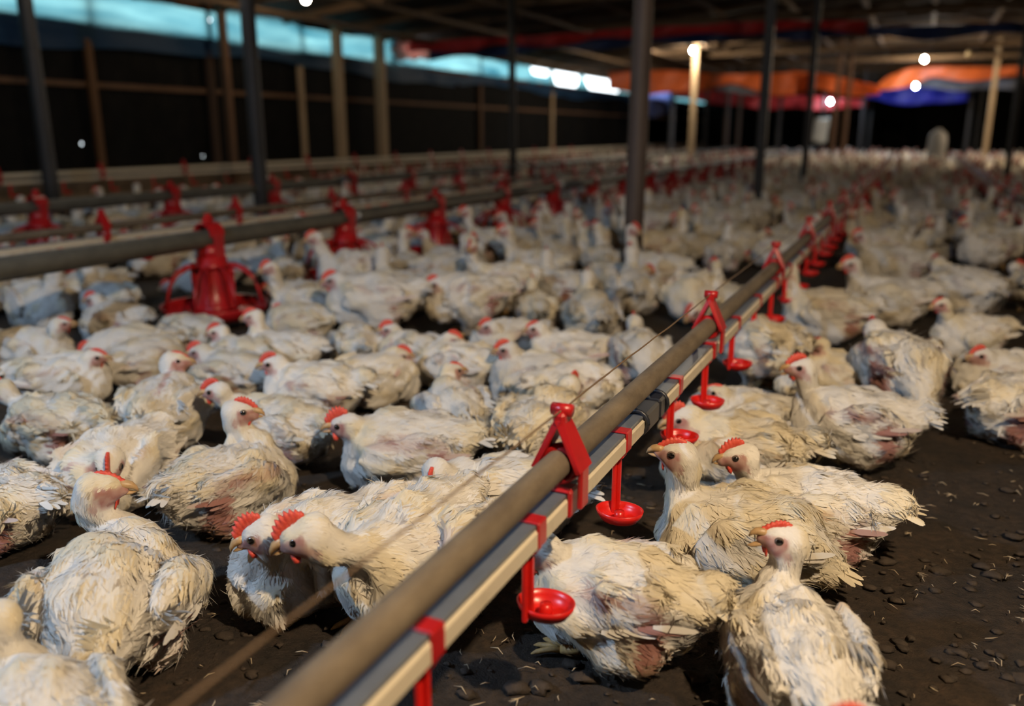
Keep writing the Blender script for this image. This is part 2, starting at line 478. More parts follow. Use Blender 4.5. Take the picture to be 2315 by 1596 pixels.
# blue curtain film above the wall, sagging open at the far windows
gaps = [(11.75, 12.5, .24), (16.9, 18.1, .20), (18.3, 19.8, .40), (20.1, 23.2, .36), (24.9, 27.6, .62)]
cholesd = []
for (u, v) in ((472, 45), (1053, 175)):
    d = ray(u, v); t = (XL + .05) / d[0]; p = np.array([0, 0, CAMH]) + d * t; cholesd.append((p[1], p[2]))
def curtain(name, y0, y1, nz, label):
    ys = list(np.arange(y0, y1, .12)) + [y1]
    zz = np.linspace(0, 1, nz)
    for (hy, hz) in cholesd:
        ys = [y for y in ys if abs(y - hy) > .03] + [hy - .016, hy + .016]
    ys = sorted(y for y in ys if y0 <= y <= y1)
    m = MB(); V = []; zt = []
    for y in ys:
        top = 2.145
        for (a, b, dp) in gaps:
            if a < y < b: top -= dp * min(1, 6.5 * min(y - a, b - y) / (b - a) + .10 * sin(9 * y))
        bot = 1.58 + .05 * sin(y * .9) + .02 * sin(3.1 * y)
        top = max(top, bot + .015)
        row = [bot + (top - bot) * q for q in zz]
        for (hy, hz) in cholesd:
            if abs(y - hy) < .02:
                k = int(np.argmin([abs(r - hz + .016) for r in row])); row[k] = hz - .016; row[min(k + 1, nz - 1)] = hz + .016
        for z in row:
            V.append((XL + (.075 if y0 < 0 else .03) + .025 * sin(y * 2.3 + z * 3) + .012 * sin(y * 7.1) + .05 * (1 - (z - bot) / .65) * (.5 + .5 * sin(1.7 * y)), y, z))
        zt.append(row)
    F = []
    for i in range(len(ys) - 1):
        for k in range(nz - 1):
            yc = (ys[i] + ys[i + 1]) / 2; zc = (zt[i][k] + zt[i][k + 1]) / 2
            if any(abs(yc - hy) < .012 and abs(zc - hz) < .012 for hy, hz in cholesd): continue
            F.append((i * nz + k, (i + 1) * nz + k, (i + 1) * nz + k + 1, i * nz + k + 1))
    m.add(V, F)
    return tag(m.build(name, M['film']), label, 'curtain', 'blue side curtains')
curtain('side_curtain', YB, 11.7, 14, 'long blue translucent curtain glowing above the black left wall')
curtain('side_curtain', 11.55, YF - .1, 14, 'far blue curtain sagging open to bright daylight near the orange tarpaulin')
# studs on the left wall
for (u, v, x, wd, m, top) in ((205, 110, XL, .085, 'woodb', 1.64), (478, 140, XL, .10, 'woodb', 1.64), (684, 165, XL, .085, 'wood', 1.64), (1252, 240, XL, .12, 'wood', 1.62), (1090, 200, XL, .09, 'woodb', 1.62)):
    d = ray(u, v); t = (x + .1) / d[0]; y = (d * t)[1]
    mb = MB(); mb.box((XL + .06, y, (top + .36) / 2 + .01), (.05, wd, top - .36), bev=.006)
    mb.box((XL + .03, y + .05, 1.97), (.03, .07, .36)); o = mb.build('wall_stud', M[m]); tag(o, kind='structure')

# ------------------------------------------------------------------ posts
def roof_z(x): return RIDGE - abs(x) * sl - .02
POSTS = [  # u, v of the foot, width, section, material, label
    (130, 520, .115, 'r', 'steel', 'grey steel pole leaning at the left edge of the picture'),
    (597, 532, .11, 'r', 'steel', 'grey steel pole standing behind the first pan feeder'),
    (1427, 642, .097, 'r', 'rust', 'thick brown grey pole between feeder pipe and drinker line'),
    (1161, 455, .085, 'r', 'dark', 'dark pole rising behind the third pan feeder'),
    (1709, 492, .08, 's', 'dark', 'square dark post on the flock side of the drinker line'),
    (1813, 442, .075, 's', 'dark', 'slim dark post just right of the square dark post'),
    (2272, 425, .085, 'r', 'dark', 'dark leaning pole by the right edge of the picture'),
    (777, 425, .115, 's', 'wood', 'pale square timber post before the blue curtain'),
    (868, 400, .13, 's', 'wood', 'pale weathered post where the two curtains meet'),
    (1560, 384, .105, 's', 'wood', 'wooden post standing under the warm white bulb'),
    (1877, 380, .085, 's', 'woodb', 'thin brown post under the bluish bulb'),
    (1902, 378, .085, 's', 'woodb', 'thin brown post beside the one under the bluish bulb'),
    (2222, 378, .10, 's', 'wood', 'tan post right of the grey white drum'),
    (530, 400, .085, 's', 'woodb', 'narrow brown timber post left of the tall grey pole'),
    (1637, 368, .10, 's', 'rust', 'dull post beyond the wooden bulb post'),
    (1515, 368, .10, 's', 'greyt', 'blue grey post by the open curtain end'),
    (1665, 364, .09, 's', 'rust', 'far faint post left of the square dark post'),
    (1755, 364, .08, 's', 'steel', 'far grey post between the two dark posts'),
    (1940, 364, .08, 's', 'steel', 'far grey post right of the bluish bulb'),
    (1958, 362, .075, 's', 'dark', 'far dark slender post right of the bluish bulb'),
    (2178, 366, .09, 's', 'steel', 'far grey post just right of the grey white drum'),
    (2200, 364, .09, 's', 'dark', 'far dark post between grey white drum and tan post'),
    (1590, 362, .08, 's', 'dark', 'far dark post right of the wooden bulb post'),
    (1850, 364, .08, 's', 'dark', 'far dark post carrying the pale sack'),
]
post_xy = []
for (u, v, w, sec, m, lab) in POSTS:
    p = ground(u, v)
    if p[0] < XL + .3: p = p * ((XL + .3) / p[0])
    x, y = float(p[0]), float(p[1])
    zt = roof_z(x) - .02
    mb = MB(); lean = .012 * sin(u)
    if sec == 'r':
        mb.tube([(x + lean * z, y, z) for z in (-.01, .4, 1.0, 1.6, zt)], [w / 2 * k for k in (1, 1, .99, .98, .98)], 20)
    else:
        mb.box((x, y, zt / 2), (w, w, zt), bev=.008)
    o = mb.build('support_post', M[m]); tag(o, lab, 'post', 'roof posts'); post_xy.append((x, y))

# ------------------------------------------------------------------ drinker lines
HANG = [.05, .962, 1.845, 2.80, 3.72, 4.65, 5.58, 6.5, 7.45, 8.4, 9.6, 10.8, 12.0, 13.4, 14.8]
CUPS = [(.30, 1), (.605, -1), (.865, 1), (1.205, -1), (1.545, 1), (1.835, -1), (2.15, 1), (2.47, -1)] + [(2.8 + .33 * k, 1 if k % 2 else -1) for k in range(26)]
def hanger_mesh(nm, z0=.33, rp=.0185, zw=.279):
    mb = MB()
    # two flat legs meeting at the top, an arched yoke over the pipe
    for s in (-1, 1):
        mb.add([(-.004 * s, -.017, z0 + .062), (-.004 * s, .017, z0 + .062), (s * (rp + .010), -.010 - .012, z0 - .004), (s * (rp + .010), .022, z0 - .004),
                (-.004 * s + s * .009, -.013, z0 + .066), (-.004 * s + s * .009, .013, z0 + .066), (s * (rp + .016), -.022, z0 - .002), (s * (rp + .016), .022, z0 - .002)],
               [(0, 2, 3, 1), (4, 5, 7, 6), (0, 4, 6, 2), (1, 3, 7, 5), (0, 1, 5, 4), (2, 6, 7, 3)], 0, False)
        mb.box((s * (rp + .012), 0, z0 - .028), (.007, .026, .056), bev=.002)
    mb.tube([(-.014, 0, z0 + .074), (.014, 0, z0 + .074)], .0085, 12)
    mb.box((0, 0, z0 + .064), (.017, .030, .018), bev=.004)
    # ring round the pipe
    ring = [(cos(a) * (rp + .0035), 0, z0 + sin(a) * (rp + .0035)) for a in np.linspace(0, 2 * pi, 19)]
    mb.tube(ring, .006, 8, caps=False, flat=(1, 2.2), upv=(0, 1, 0))
    # saddle gripping the square water pipe
    for s in (-1, 1): mb.box((s * .0165, 0, zw), (.006, .030, .036), bev=.002)
    mb.box((0, 0, zw - .0165), (.038, .030, .005), bev=.002); mb.box((0, 0, zw + .0165), (.038, .030, .005), bev=.002)
    return mb.mesh(nm)
def clip_mesh(nm, zw=.279):
    mb = MB()
    for s in (-1, 1): mb.box((s * .0152, 0, zw), (.0045, .024, .033), bev=.0015)
    mb.box((0, 0, zw + .0155), (.034, .024, .004), bev=.0015); mb.box((0, 0, zw - .0155), (.034, .024, .004), bev=.0015)
    mb.tube([(0, 0, zw - .016), (0, 0, zw - .03)], .0085, 12)
    return mb.mesh(nm)
def cup_mesh(nm, s, zw=.279):
    """round drip cup carried on a flat arm below a nipple"""
    mb = MB()
    zc = .158; oy = .020 * s; ox = .012
    prof = [(.0, -.010), (.014, -.0095), (.026, -.004), (.0325, .006), (.0345, .0135), (.0325, .0135), (.0300, .006), (.024, -.0015), (.013, -.006), (.0, -.0065)]
    mb.lathe(prof, (ox, oy, zc), 28, sx=1.12, sy=.92)
    mb.box((-.004, -.004 * s, (zc + zw - .012) / 2), (.007, .020, zw - .012 - zc + .008), bev=.002)
    mb.box((.002, -.004 * s, (zc + zw - .012) / 2), (.006, .006, zw - .012 - zc), bev=.001)
    mb.lathe([(0, .012), (.008, .012), (.009, 0), (.006, -.006)], (ox, oy, zc - .002), 12)
    mb.box((0, -.002 * s, zw - .022), (.022, .024, .014), bev=.003)
    return mb.mesh(nm)
HM, CM, KP, KN = hanger_mesh('hanger'), clip_mesh('clip'), cup_mesh('cup', 1), cup_mesh('cup', -1)
for me_, m_ in ((HM, M['red']), (CM, M['red']), (KP, M['redl']), (KN, M['redl'])): me_.materials.append(m_)
def drinker(x, y0, y1, hangs, cups, label, near=False, z=0, pm='pipe'):
    root = empty('drinker_line', (x, 0, z)); tag(root, label, 'drinker line', 'nipple drinker lines')
    ys = np.arange(y0, y1 + .01, .25 if near else 1.0)
    sag = lambda y: .004 * sin(1.1 * y) if near else 0
    mb = MB(); mb.tube([(0, y, .33 + sag(y)) for y in ys], .0185, 20); mb.build('support_pipe', M[pm], root)
    mb = MB(); mb.box((.0015, (y0 + y1) / 2, .2735), (.028, y1 - y0, .026), bev=.003); mb.build('water_pipe', M['pvc'], root)
    mb = MB(); mb.box((-.001, (y0 + y1) / 2, .2895), (.0275, y1 - y0, .0065), bev=.0015); mb.build('top_rail', M['alu'], root)
    for k, y in enumerate(hangs): link('hanger', HM, M['red'], root).location = (0, y, 0)
    for (y, s) in cups:
        if near: link('pipe_clip', CM, M['red'], root).location = (0, y - .004 * s, 0)
        link('drip_cup', KP if s > 0 else KN, M['redl'], root).location = (0, y, 0)
    # taut wire over the hangers
    if near:
        pts = []
        for y in np.arange(y0, y1, .05):
            pts.append((0.001 * sin(9 * y), y, .4045 + .0006 * sin(37 * y)))
        mb = MB(); mb.tube(pts, .0013, 6); mb.build('guard_wire', M['wire'], root)
        mb = MB()
        for y in (1.335, 1.395): mb.box((0, y, .279), (.040, .075 if y < 1.36 else .03, .037), bev=.004)
        mb.box((0, 1.36, .279), (.034, .13, .034), bev=.004)
        for y in (1.298, 1.422): mb.tube([(cos(a) * .021, y, .279 + sin(a) * .021) for a in np.linspace(0, 2 * pi, 17)], .004, 8, caps=False, upv=(0, 1, 0))
        mb.build('coupling', M['black'], root)
    return root
drinker(-.38, -.6, 15.2, HANG, CUPS, 'nearest drinker line of pipe, square rail and red cups crossing the foreground', True)
drinker(-3.36, -.5, 24, [1.0 + .86 * k for k in range(1, 22)], [(1.2 + .43 * k, 1) for k in range(40)], 'dark drinker line with red hangers behind the feeder pipe')
drinker(-6.85, 1, 24, [4.6 + 1.0 * k for k in range(14)], [(4.2 + .5 * k, 1) for k in range(30)], 'pale drinker line along the low brown wall', z=.07, pm='pvc')
drinker(.66, 5.6, 20, [6.0 + .9 * k for k in range(14)], [(5.9 + .4 * k, 1) for k in range(26)], 'reddish drinker line in the dark flock by the right edge')

# ------------------------------------------------------------------ feeder lines
def feeder_parts():
    zP = .337
    P = {}
    mb = MB()   # pan: shallow dish with a rolled rim
    mb.lathe([(0, .012), (.10, .012), (.155, .020), (.192, .040), (.200, .060), (.206, .064), (.2075, .058), (.198, .034), (.160, .008), (.10, .0), (0, .0)], n=40)
    P['pan'] = mb.mesh('pan')
    mb = MB()   # cone spreading feed, above the dish
    mb.lathe([(.050, .262), (.050, .22), (.052, .17), (.058, .11), (.076, .060), (.094, .040), (.088, .040), (.054, .10), (.047, .17), (.046, .25)], n=28)
    for k in range(4):
        a = k * pi / 2 + .5
        mb.box((.066 * cos(a), .066 * sin(a), .14), (.034, .006, .17), rot=np.array([[cos(a), -sin(a), 0], [sin(a), cos(a), 0], [0, 0, 1]]))
    P['feed_cone'] = mb.mesh('feed_cone')
    mb = MB()
    mb.lathe([(.050, .252), (.060, .248), (.060, .226), (.066, .222), (.066, .206), (.050, .206)], n=28)
    P['collar'] = mb.mesh('collar')
    mb = MB()   # drop tube
    mb.lathe([(.046, .30), (.050, .30), (.051, .24), (.046, .24)], n=24)
    P['drop_tube'] = mb.mesh('drop_tube')
    mb = MB()   # hood clamped over the pipe
    arc = [(cos(a) * .047, sin(a) * .047) for a in np.linspace(-.15, pi + .15, 17)]
    inn = [(cos(a) * .040, sin(a) * .040) for a in np.linspace(pi + .15, -.15, 17)]
    mb.prism([(zP + b, a) for a, b in arc + inn], 1, -.036, .036)
    mb.box((.048, 0, zP - .045), (.010, .05, .11), bev=.003); mb.box((-.048, 0, zP - .045), (.010, .05, .11), bev=.003)
    mb.box((0, 0, zP + .055), (.024, .046, .022), bev=.006)
    mb.box((0, 0, zP + .072), (.014, .030, .018), bev=.004)
    P['pipe_clamp'] = mb.mesh('pipe_clamp')
    mb = MB()   # one arm of the grille
    mb.tube([(.060, 0, .214), (.10, 0, .210), (.140, 0, .188), (.168, 0, .155), (.182, 0, .115), (.194, 0, .062)], [.0050] * 6, 8, flat=(1.3, .8), upv=(0, 1, 0))
    P['grille_arm'] = mb.mesh('grille_arm')
    for k in P: P[k].materials.append(M['red'])
    return P
FP = feeder_parts()
ORD = ['first', 'second', 'third', 'fourth', 'fifth', 'sixth', 'seventh', 'eighth', 'ninth', 'tenth', 'eleventh', 'twelfth', 'thirteenth', 'fourteenth']
feeders = []
def pan_feeder(x, y, rz, label, group, arms=8, z=.028):
    r = empty('pan_feeder', (x, y, z), rz); tag(r, label, 'feeder', group)
    for n in ('pan', 'feed_cone', 'collar', 'drop_tube', 'pipe_clamp'):
        o = link(n, FP[n], M['red'], r)
        if n == 'pipe_clamp': o.rotation_euler = (0, 0, -rz)
    for k in range(arms):
        o = link('grille_arm', FP['grille_arm'], M['red'], r); o.rotation_euler = (0, 0, 2 * pi * (k + .5) / arms)
    feeders.append((x, y)); return r
def feed_pipe(x, y0, y1, label, joints):
    root = empty('feeder_pipe', (x, 0, .349)); tag(root, label, 'feeder pipe', 'feed pipes')
    mb = MB(); mb.tube([(0, y, 0) for y in np.arange(y0, y1 + .1, .8)], .036, 24); mb.build('pipe', M['fpipe'], root)
    for y in joints:
        mb = MB(); mb.tube([(0, y - .035, 0), (0, y + .035, 0)], .041, 24); mb.box((.01, y, .044), (.02, .03, .016), bev=.003); mb.build('joint_collar', M['alu'], root)
FX, FY0, FS = -2.48, 2.485, .88
feed_pipe(FX, -.8, 24, 'thick grey feed pipe running behind the front birds with pan feeders', [3.42, 6.1, 8.7])
for k in range(16):
    y = FY0 + FS * k
    lab = (ORD[k] + ' red pan feeder along the thick grey feed pipe') if k < 9 else 'small far red pan feeder near the end of the grey feed pipe'
    pan_feeder(FX, y, .3 * k, lab, 'red pan feeders on the thick grey pipe' if k < 9 else 'far red pan feeders on the thick grey pipe')
feed_pipe(-4.42, .5, 24, 'second grey feed pipe nearer the low brown wall', [6.0])
for k, y in enumerate((3.17, 4.13, 5.12, 6.12, 7.09, 8.05, 9.0, 10.0, 11.0)):
    pan_feeder(-4.42, y, .2 * k, ORD[k] + ' red pan feeder along the back feed pipe near the wall', 'red pan feeders on the back feed pipe', 6)

# ------------------------------------------------------------------ bulbs
for i, (x, y, z, colr, e, lab) in enumerate(BULBS):
    r = empty('hanging_bulb', (x, y, z)); tag(r, lab, 'light bulb', 'bare bulbs hung under the roof')
    mb = MB(); mb.lathe([(0.0, -.038), (.016, -.034), (.029, -.022), (.035, -.004), (.031, .014), (.020, .034), (.015, .046)], n=14)
    bm = bpy.data.materials.new('bulb_glow'); bm.use_nodes = True
    nt = bm.node_tree; nt.nodes.remove(nt.nodes['Principled BSDF'])
    em = nt.nodes.new('ShaderNodeEmission'); em.inputs[0].default_value = (*colr, 1); em.inputs[1].default_value = e
    nt.links.new(em.outputs[0], nt.nodes['Material Output'].inputs['Surface'])
    mb.build('glass', bm, r)
    mb = MB(); mb.lathe([(0, .085), (.010, .085), (.017, .075), (.018, .045), (.0, .045)], n=14); mb.build('socket', M['socket'], r)
    top = roof_z(x) - z - .01
    mb = MB(); mb.tube([(0, 0, .08), (.004, 0, .3), (0, 0, top)] if top > .35 else [(0, 0, .08), (0, 0, top)], .004, 6); mb.build('cord', M['cord'], r)

r = empty('lamp_holder', (.75, 21.0, 2.36)); tag(r, 'unlit brass lamp holder hanging right of the glowing bulb', 'lamp holder')
mb = MB(); mb.lathe([(0, .06), (.02, .06), (.035, .03), (.06, -.05), (.055, -.05), (.03, .02), (0, .03)], n=14); mb.build('shade', M['socket'], r)
mb = MB(); mb.tube([(0, 0, .055), (0, 0, roof_z(.75) - 2.37)], .005, 6); mb.build('cord', M['cord'], r)
# ------------------------------------------------------------------ tarpaulins
def tarp(name, m, x0, x1, y, top, bot, label, lean=.15, wav=.05, seed=0, slope=0.0):
    rr = np.random.default_rng(seed); ph = rr.uniform(0, 6, 5)
    def fn(s, t):
        x = x0 + (x1 - x0) * s
        tz = top(x); bz = bot(x)
        z = tz + (bz - tz) * t
        yy = y + lean * t + wav * sin(x * 3.1 + ph[0]) * (.3 + t) + .03 * sin(x * 7 + ph[1] + t * 2) + slope * (x - x0)
        return (x, yy, z + .03 * sin(x * 2.3 + ph[2]) * t)
    mb = MB(); mb.sheet(max(10, int((x1 - x0) * 6)), 8, fn, .006)
    return tag(mb.build(name, M[m]), label, 'tarpaulin', 'tarpaulins hung across the shed')
def tarp_at(m, y, pts, label, seed, wav=.10):
    """a sheet hung across the shed at depth y; pts are sightings (u, top v, bottom v) along it"""
    P = []
    for (u, vt, vb) in pts:
        a, b = ray(u, vt), ray(u, vb); a = a * (y / a[1]); b = b * (y / b[1])
        P.append((a[0], a[2] + CAMH, b[2] + CAMH))
    P = np.array(P); rr = np.random.default_rng(seed); ph = rr.uniform(0, 6, 5)
    def fn(s, t):
        x = P[0, 0] + (P[-1, 0] - P[0, 0]) * s
        zt, zb = np.interp(x, P[:, 0], P[:, 1]), np.interp(x, P[:, 0], P[:, 2])
        z = zt + (zb - zt) * t + .03 * sin(x * 4.3 + ph[3]) * t
        return (x, y + wav * sin(x * 3.1 + ph[0]) * (.3 + t) + .04 * sin(x * 8 + ph[1] + t * 2), z)
    mb = MB(); mb.sheet(max(16, int((P[-1, 0] - P[0, 0]) * 7)), 8, fn, .006)
    o = tag(mb.build('tarpaulin', M[m]), label, 'tarpaulin', 'tarpaulins hung across the shed')
    for k in (.06, .35, .65, .94):
        mb = MB()
        p = fn(k, .02); zr = roof_z(p[0])
        if zr - p[2] > .03: mb.tube([p, (p[0], p[1], zr + .01)], .004, 6)
        if mb.v: mb.build('tie_rope', M['cord'], o)
    return o
tarp_at('orange', 20.4, [(1375, 160, 205), (1440, 158, 212), (1540, 160, 212), (1590, 165, 200), (1650, 168, 190), (1760, 165, 215), (1800, 160, 215)], 'orange tarpaulin sheet hung across the shed behind the wooden bulb post', 1)
tarp_at('orange', 21.0, [(1790, 160, 212), (1850, 165, 205), (1905, 175, 215), (1990, 195, 215)], 'orange tarpaulin piece between the two dark posts and the blue sheet', 9)
tarp_at('orange', 23.4, [(1975, 205, 208), (2000, 175, 205), (2060, 152, 192), (2110, 150, 175), (2160, 150, 182), (2230, 152, 180), (2330, 148, 170)], 'orange tarpaulin sheet hung below the tilted bulb holder', 2)
tarp_at('redt', 25.7, [(1530, 205, 222), (1610, 206, 232), (1660, 212, 240), (1740, 218, 246), (1830, 215, 246), (1900, 222, 248), (1960, 225, 240)], 'narrow red tarpaulin strip under the orange sheet', 3)
tarp_at('bluet', 24.6, [(1960, 215, 222), (2010, 198, 232), (2070, 190, 236), (2130, 190, 236), (2190, 205, 225)], 'bright blue tarpaulin hung low around the bluish bulb', 4)
tarp_at('greyt', 20.7, [(1600, 172, 205), (1700, 178, 212), (1780, 180, 215)], 'grey brown tarpaulin fold under the orange sheet', 5)
tarp_at('greyt', 24.0, [(2070, 180, 200), (2120, 168, 200), (2180, 175, 205), (2300, 180, 200)], 'grey tarpaulin fold between the orange sheet and blue sheet', 6)
tarp_at('redt', 12.0, [(925, 96, 122), (960, 92, 118), (1150, 84, 106), (1410, 66, 86), (1700, 48, 72), (1960, 46, 70)], 'dark red tarpaulin band slung under the roof beams', 7)
tarp_at('navyt', 12.2, [(975, 114, 136), (1150, 100, 122), (1410, 80, 104), (1700, 66, 88), (2315, 52, 80)], 'navy tarpaulin band sagging under the dark red band', 8)
def blue_end(s, t):
    y = 24.9 + 3.2 * s
    return (XL + .16 + .03 * sin(3 * y + 2 * t), y, 2.08 - (.80 + .08 * sin(2 * y)) * t)
mb = MB(); mb.sheet(24, 8, blue_end, .004); tag(mb.build('tarpaulin', M['bluef']), 'thin blue tarpaulin corner glowing beside the open curtain end', 'tarpaulin', 'tarpaulins hung across the shed')
def torn(s, t):
    return (XL + .18 + .06 * s + .03 * sin(11 * t + 5 * s), 11.5 + 1.25 * s + .04 * sin(9 * t), 2.12 - .05 * s - .30 * t * (1 - .55 * s) + .02 * sin(25 * s))
mb = MB(); mb.sheet(14, 8, torn, .004); tag(mb.build('torn_plastic', M['torn']), 'torn pinkish plastic flap at the top of the weathered post', 'plastic flap')

# far white drum on a blue base, pale sack on a post
r = empty('water_drum', (.33, 19.2, 0)); tag(r, 'grey white plastic drum on a blue base far back in the shed', 'drum')
feeders.append((.33, 19.2))
mb = MB(); mb.lathe([(0, .02), (.19, .02), (.20, .06), (.19, .13), (.0, .13)], n=24); mb.build('base', M['bluep'], r)
mb = MB(); mb.lathe([(0, .13), (.15, .13), (.17, .17), (.175, .3), (.165, .33), (.175, .36), (.17, .62), (.15, .72), (.09, .78), (.06, .79), (0, .79)], n=24); mb.build('tank', M['white'], r)
mb = MB(); mb.lathe([(0, .83), (.05, .83), (.055, .78), (0, .78)], n=16); mb.build('lid', M['white'], r)
px_, py_ = post_xy[-1]
def sackf(s, t):
    return (px_ - .17 + .34 * s, py_ - .01 + .05 * sin(pi * s) * -1 - .04 * sin(pi * t) + .012 * sin(13 * s + 4 * t), 1.12 - .62 * t + .02 * sin(8 * s))
mb = MB(); mb.sheet(12, 12, sackf, .05); tag(mb.build('hanging_sack', M['sack']), 'pale sack hung on a far dark post near the end wall', 'sack')

# ------------------------------------------------------------------ chickens
CORN = np.array([(i, j, k) for i in (0, 1) for j in (0, 1) for k in (0, 1)])
CEDGE = [(a, b) for a in range(8) for b in range(a + 1, 8) if abs(CORN[a] - CORN[b]).sum() == 1]
def surface_nets(F, org, h):
    nx, ny, nz = F.shape
    S = F < 0
    c = [F[i:nx - 1 + i, j:ny - 1 + j, k:nz - 1 + k] for i, j, k in CORN]
    s = [S[i:nx - 1 + i, j:ny - 1 + j, k:nz - 1 + k] for i, j, k in CORN]
    cnt = sum(q.astype(np.int8) for q in s)
    act = (cnt > 0) & (cnt < 8)
    I = np.argwhere(act)
    cv = np.stack([q[act] for q in c], 1)
    acc = np.zeros((len(I), 3)); n = np.zeros(len(I))
    for a, b in CEDGE:
        fa, fb = cv[:, a], cv[:, b]; x = (fa < 0) != (fb < 0)
        t = np.where(x, fa / np.where(x, fa - fb, 1), 0)
        p = CORN[a] + (CORN[b] - CORN[a]) * t[:, None]
        acc += p * x[:, None]; n += x
    V = (I + acc / n[:, None]) * h + org
    idx = -np.ones(act.shape, int); idx[act] = np.arange(len(I))
    Q = []
    for ax in range(3):
        o1, o2 = (ax + 1) % 3, (ax + 2) % 3
        lo = [slice(1, -1)] * 3; hi = [slice(1, -1)] * 3
        lo[ax] = slice(0, -1); hi[ax] = slice(1, None)
        A, B = S[tuple(lo)], S[tuple(hi)]
        for flip, msk in ((False, A & ~B), (True, ~A & B)):
            e = np.argwhere(msk)
            if len(e) == 0: continue
            e[:, o1] += 1; e[:, o2] += 1
            def cell(d1, d2):
                q = e.copy(); q[:, o1] -= d1; q[:, o2] -= d2
                return idx[q[:, 0], q[:, 1], q[:, 2]]
            q = np.stack([cell(1, 1), cell(0, 1), cell(0, 0), cell(1, 0)], 1)
            Q.append(q[:, ::-1] if flip else q)
    return V, np.concatenate(Q)

def ell(P, c, r, R=None):
    q = P - np.array(c)
    if R is not None: q = q @ R
    r = np.array(r)
    k0 = np.linalg.norm(q / r, axis=1); k1 = np.linalg.norm(q / r ** 2, axis=1)
    return k0 * (k0 - 1) / (k1 + 1e-9)
def cone(P, a, b, ra, rb):
    a, b = np.array(a, float), np.array(b, float); ab = b - a
    t = np.clip(((P - a) @ ab) / (ab @ ab + 1e-12), 0, 1)
    return np.linalg.norm(P - a - t[:, None] * ab, axis=1) - (ra + (rb - ra) * t)
def smin(a, b, k):
    h = np.clip(.5 + .5 * (b - a) / k, 0, 1)
    return b + (a - b) * h - k * h * (1 - h)
def rotm(ay, az):
    cy, sy, cz, sz = cos(ay), sin(ay), cos(az), sin(az)
    return np.array([[cz, -sz, 0], [sz, cz, 0], [0, 0, 1]]) @ np.array([[cy, 0, sy], [0, 1, 0], [-sy, 0, cy]])
def unit(v): return v / (np.linalg.norm(v) + 1e-12)

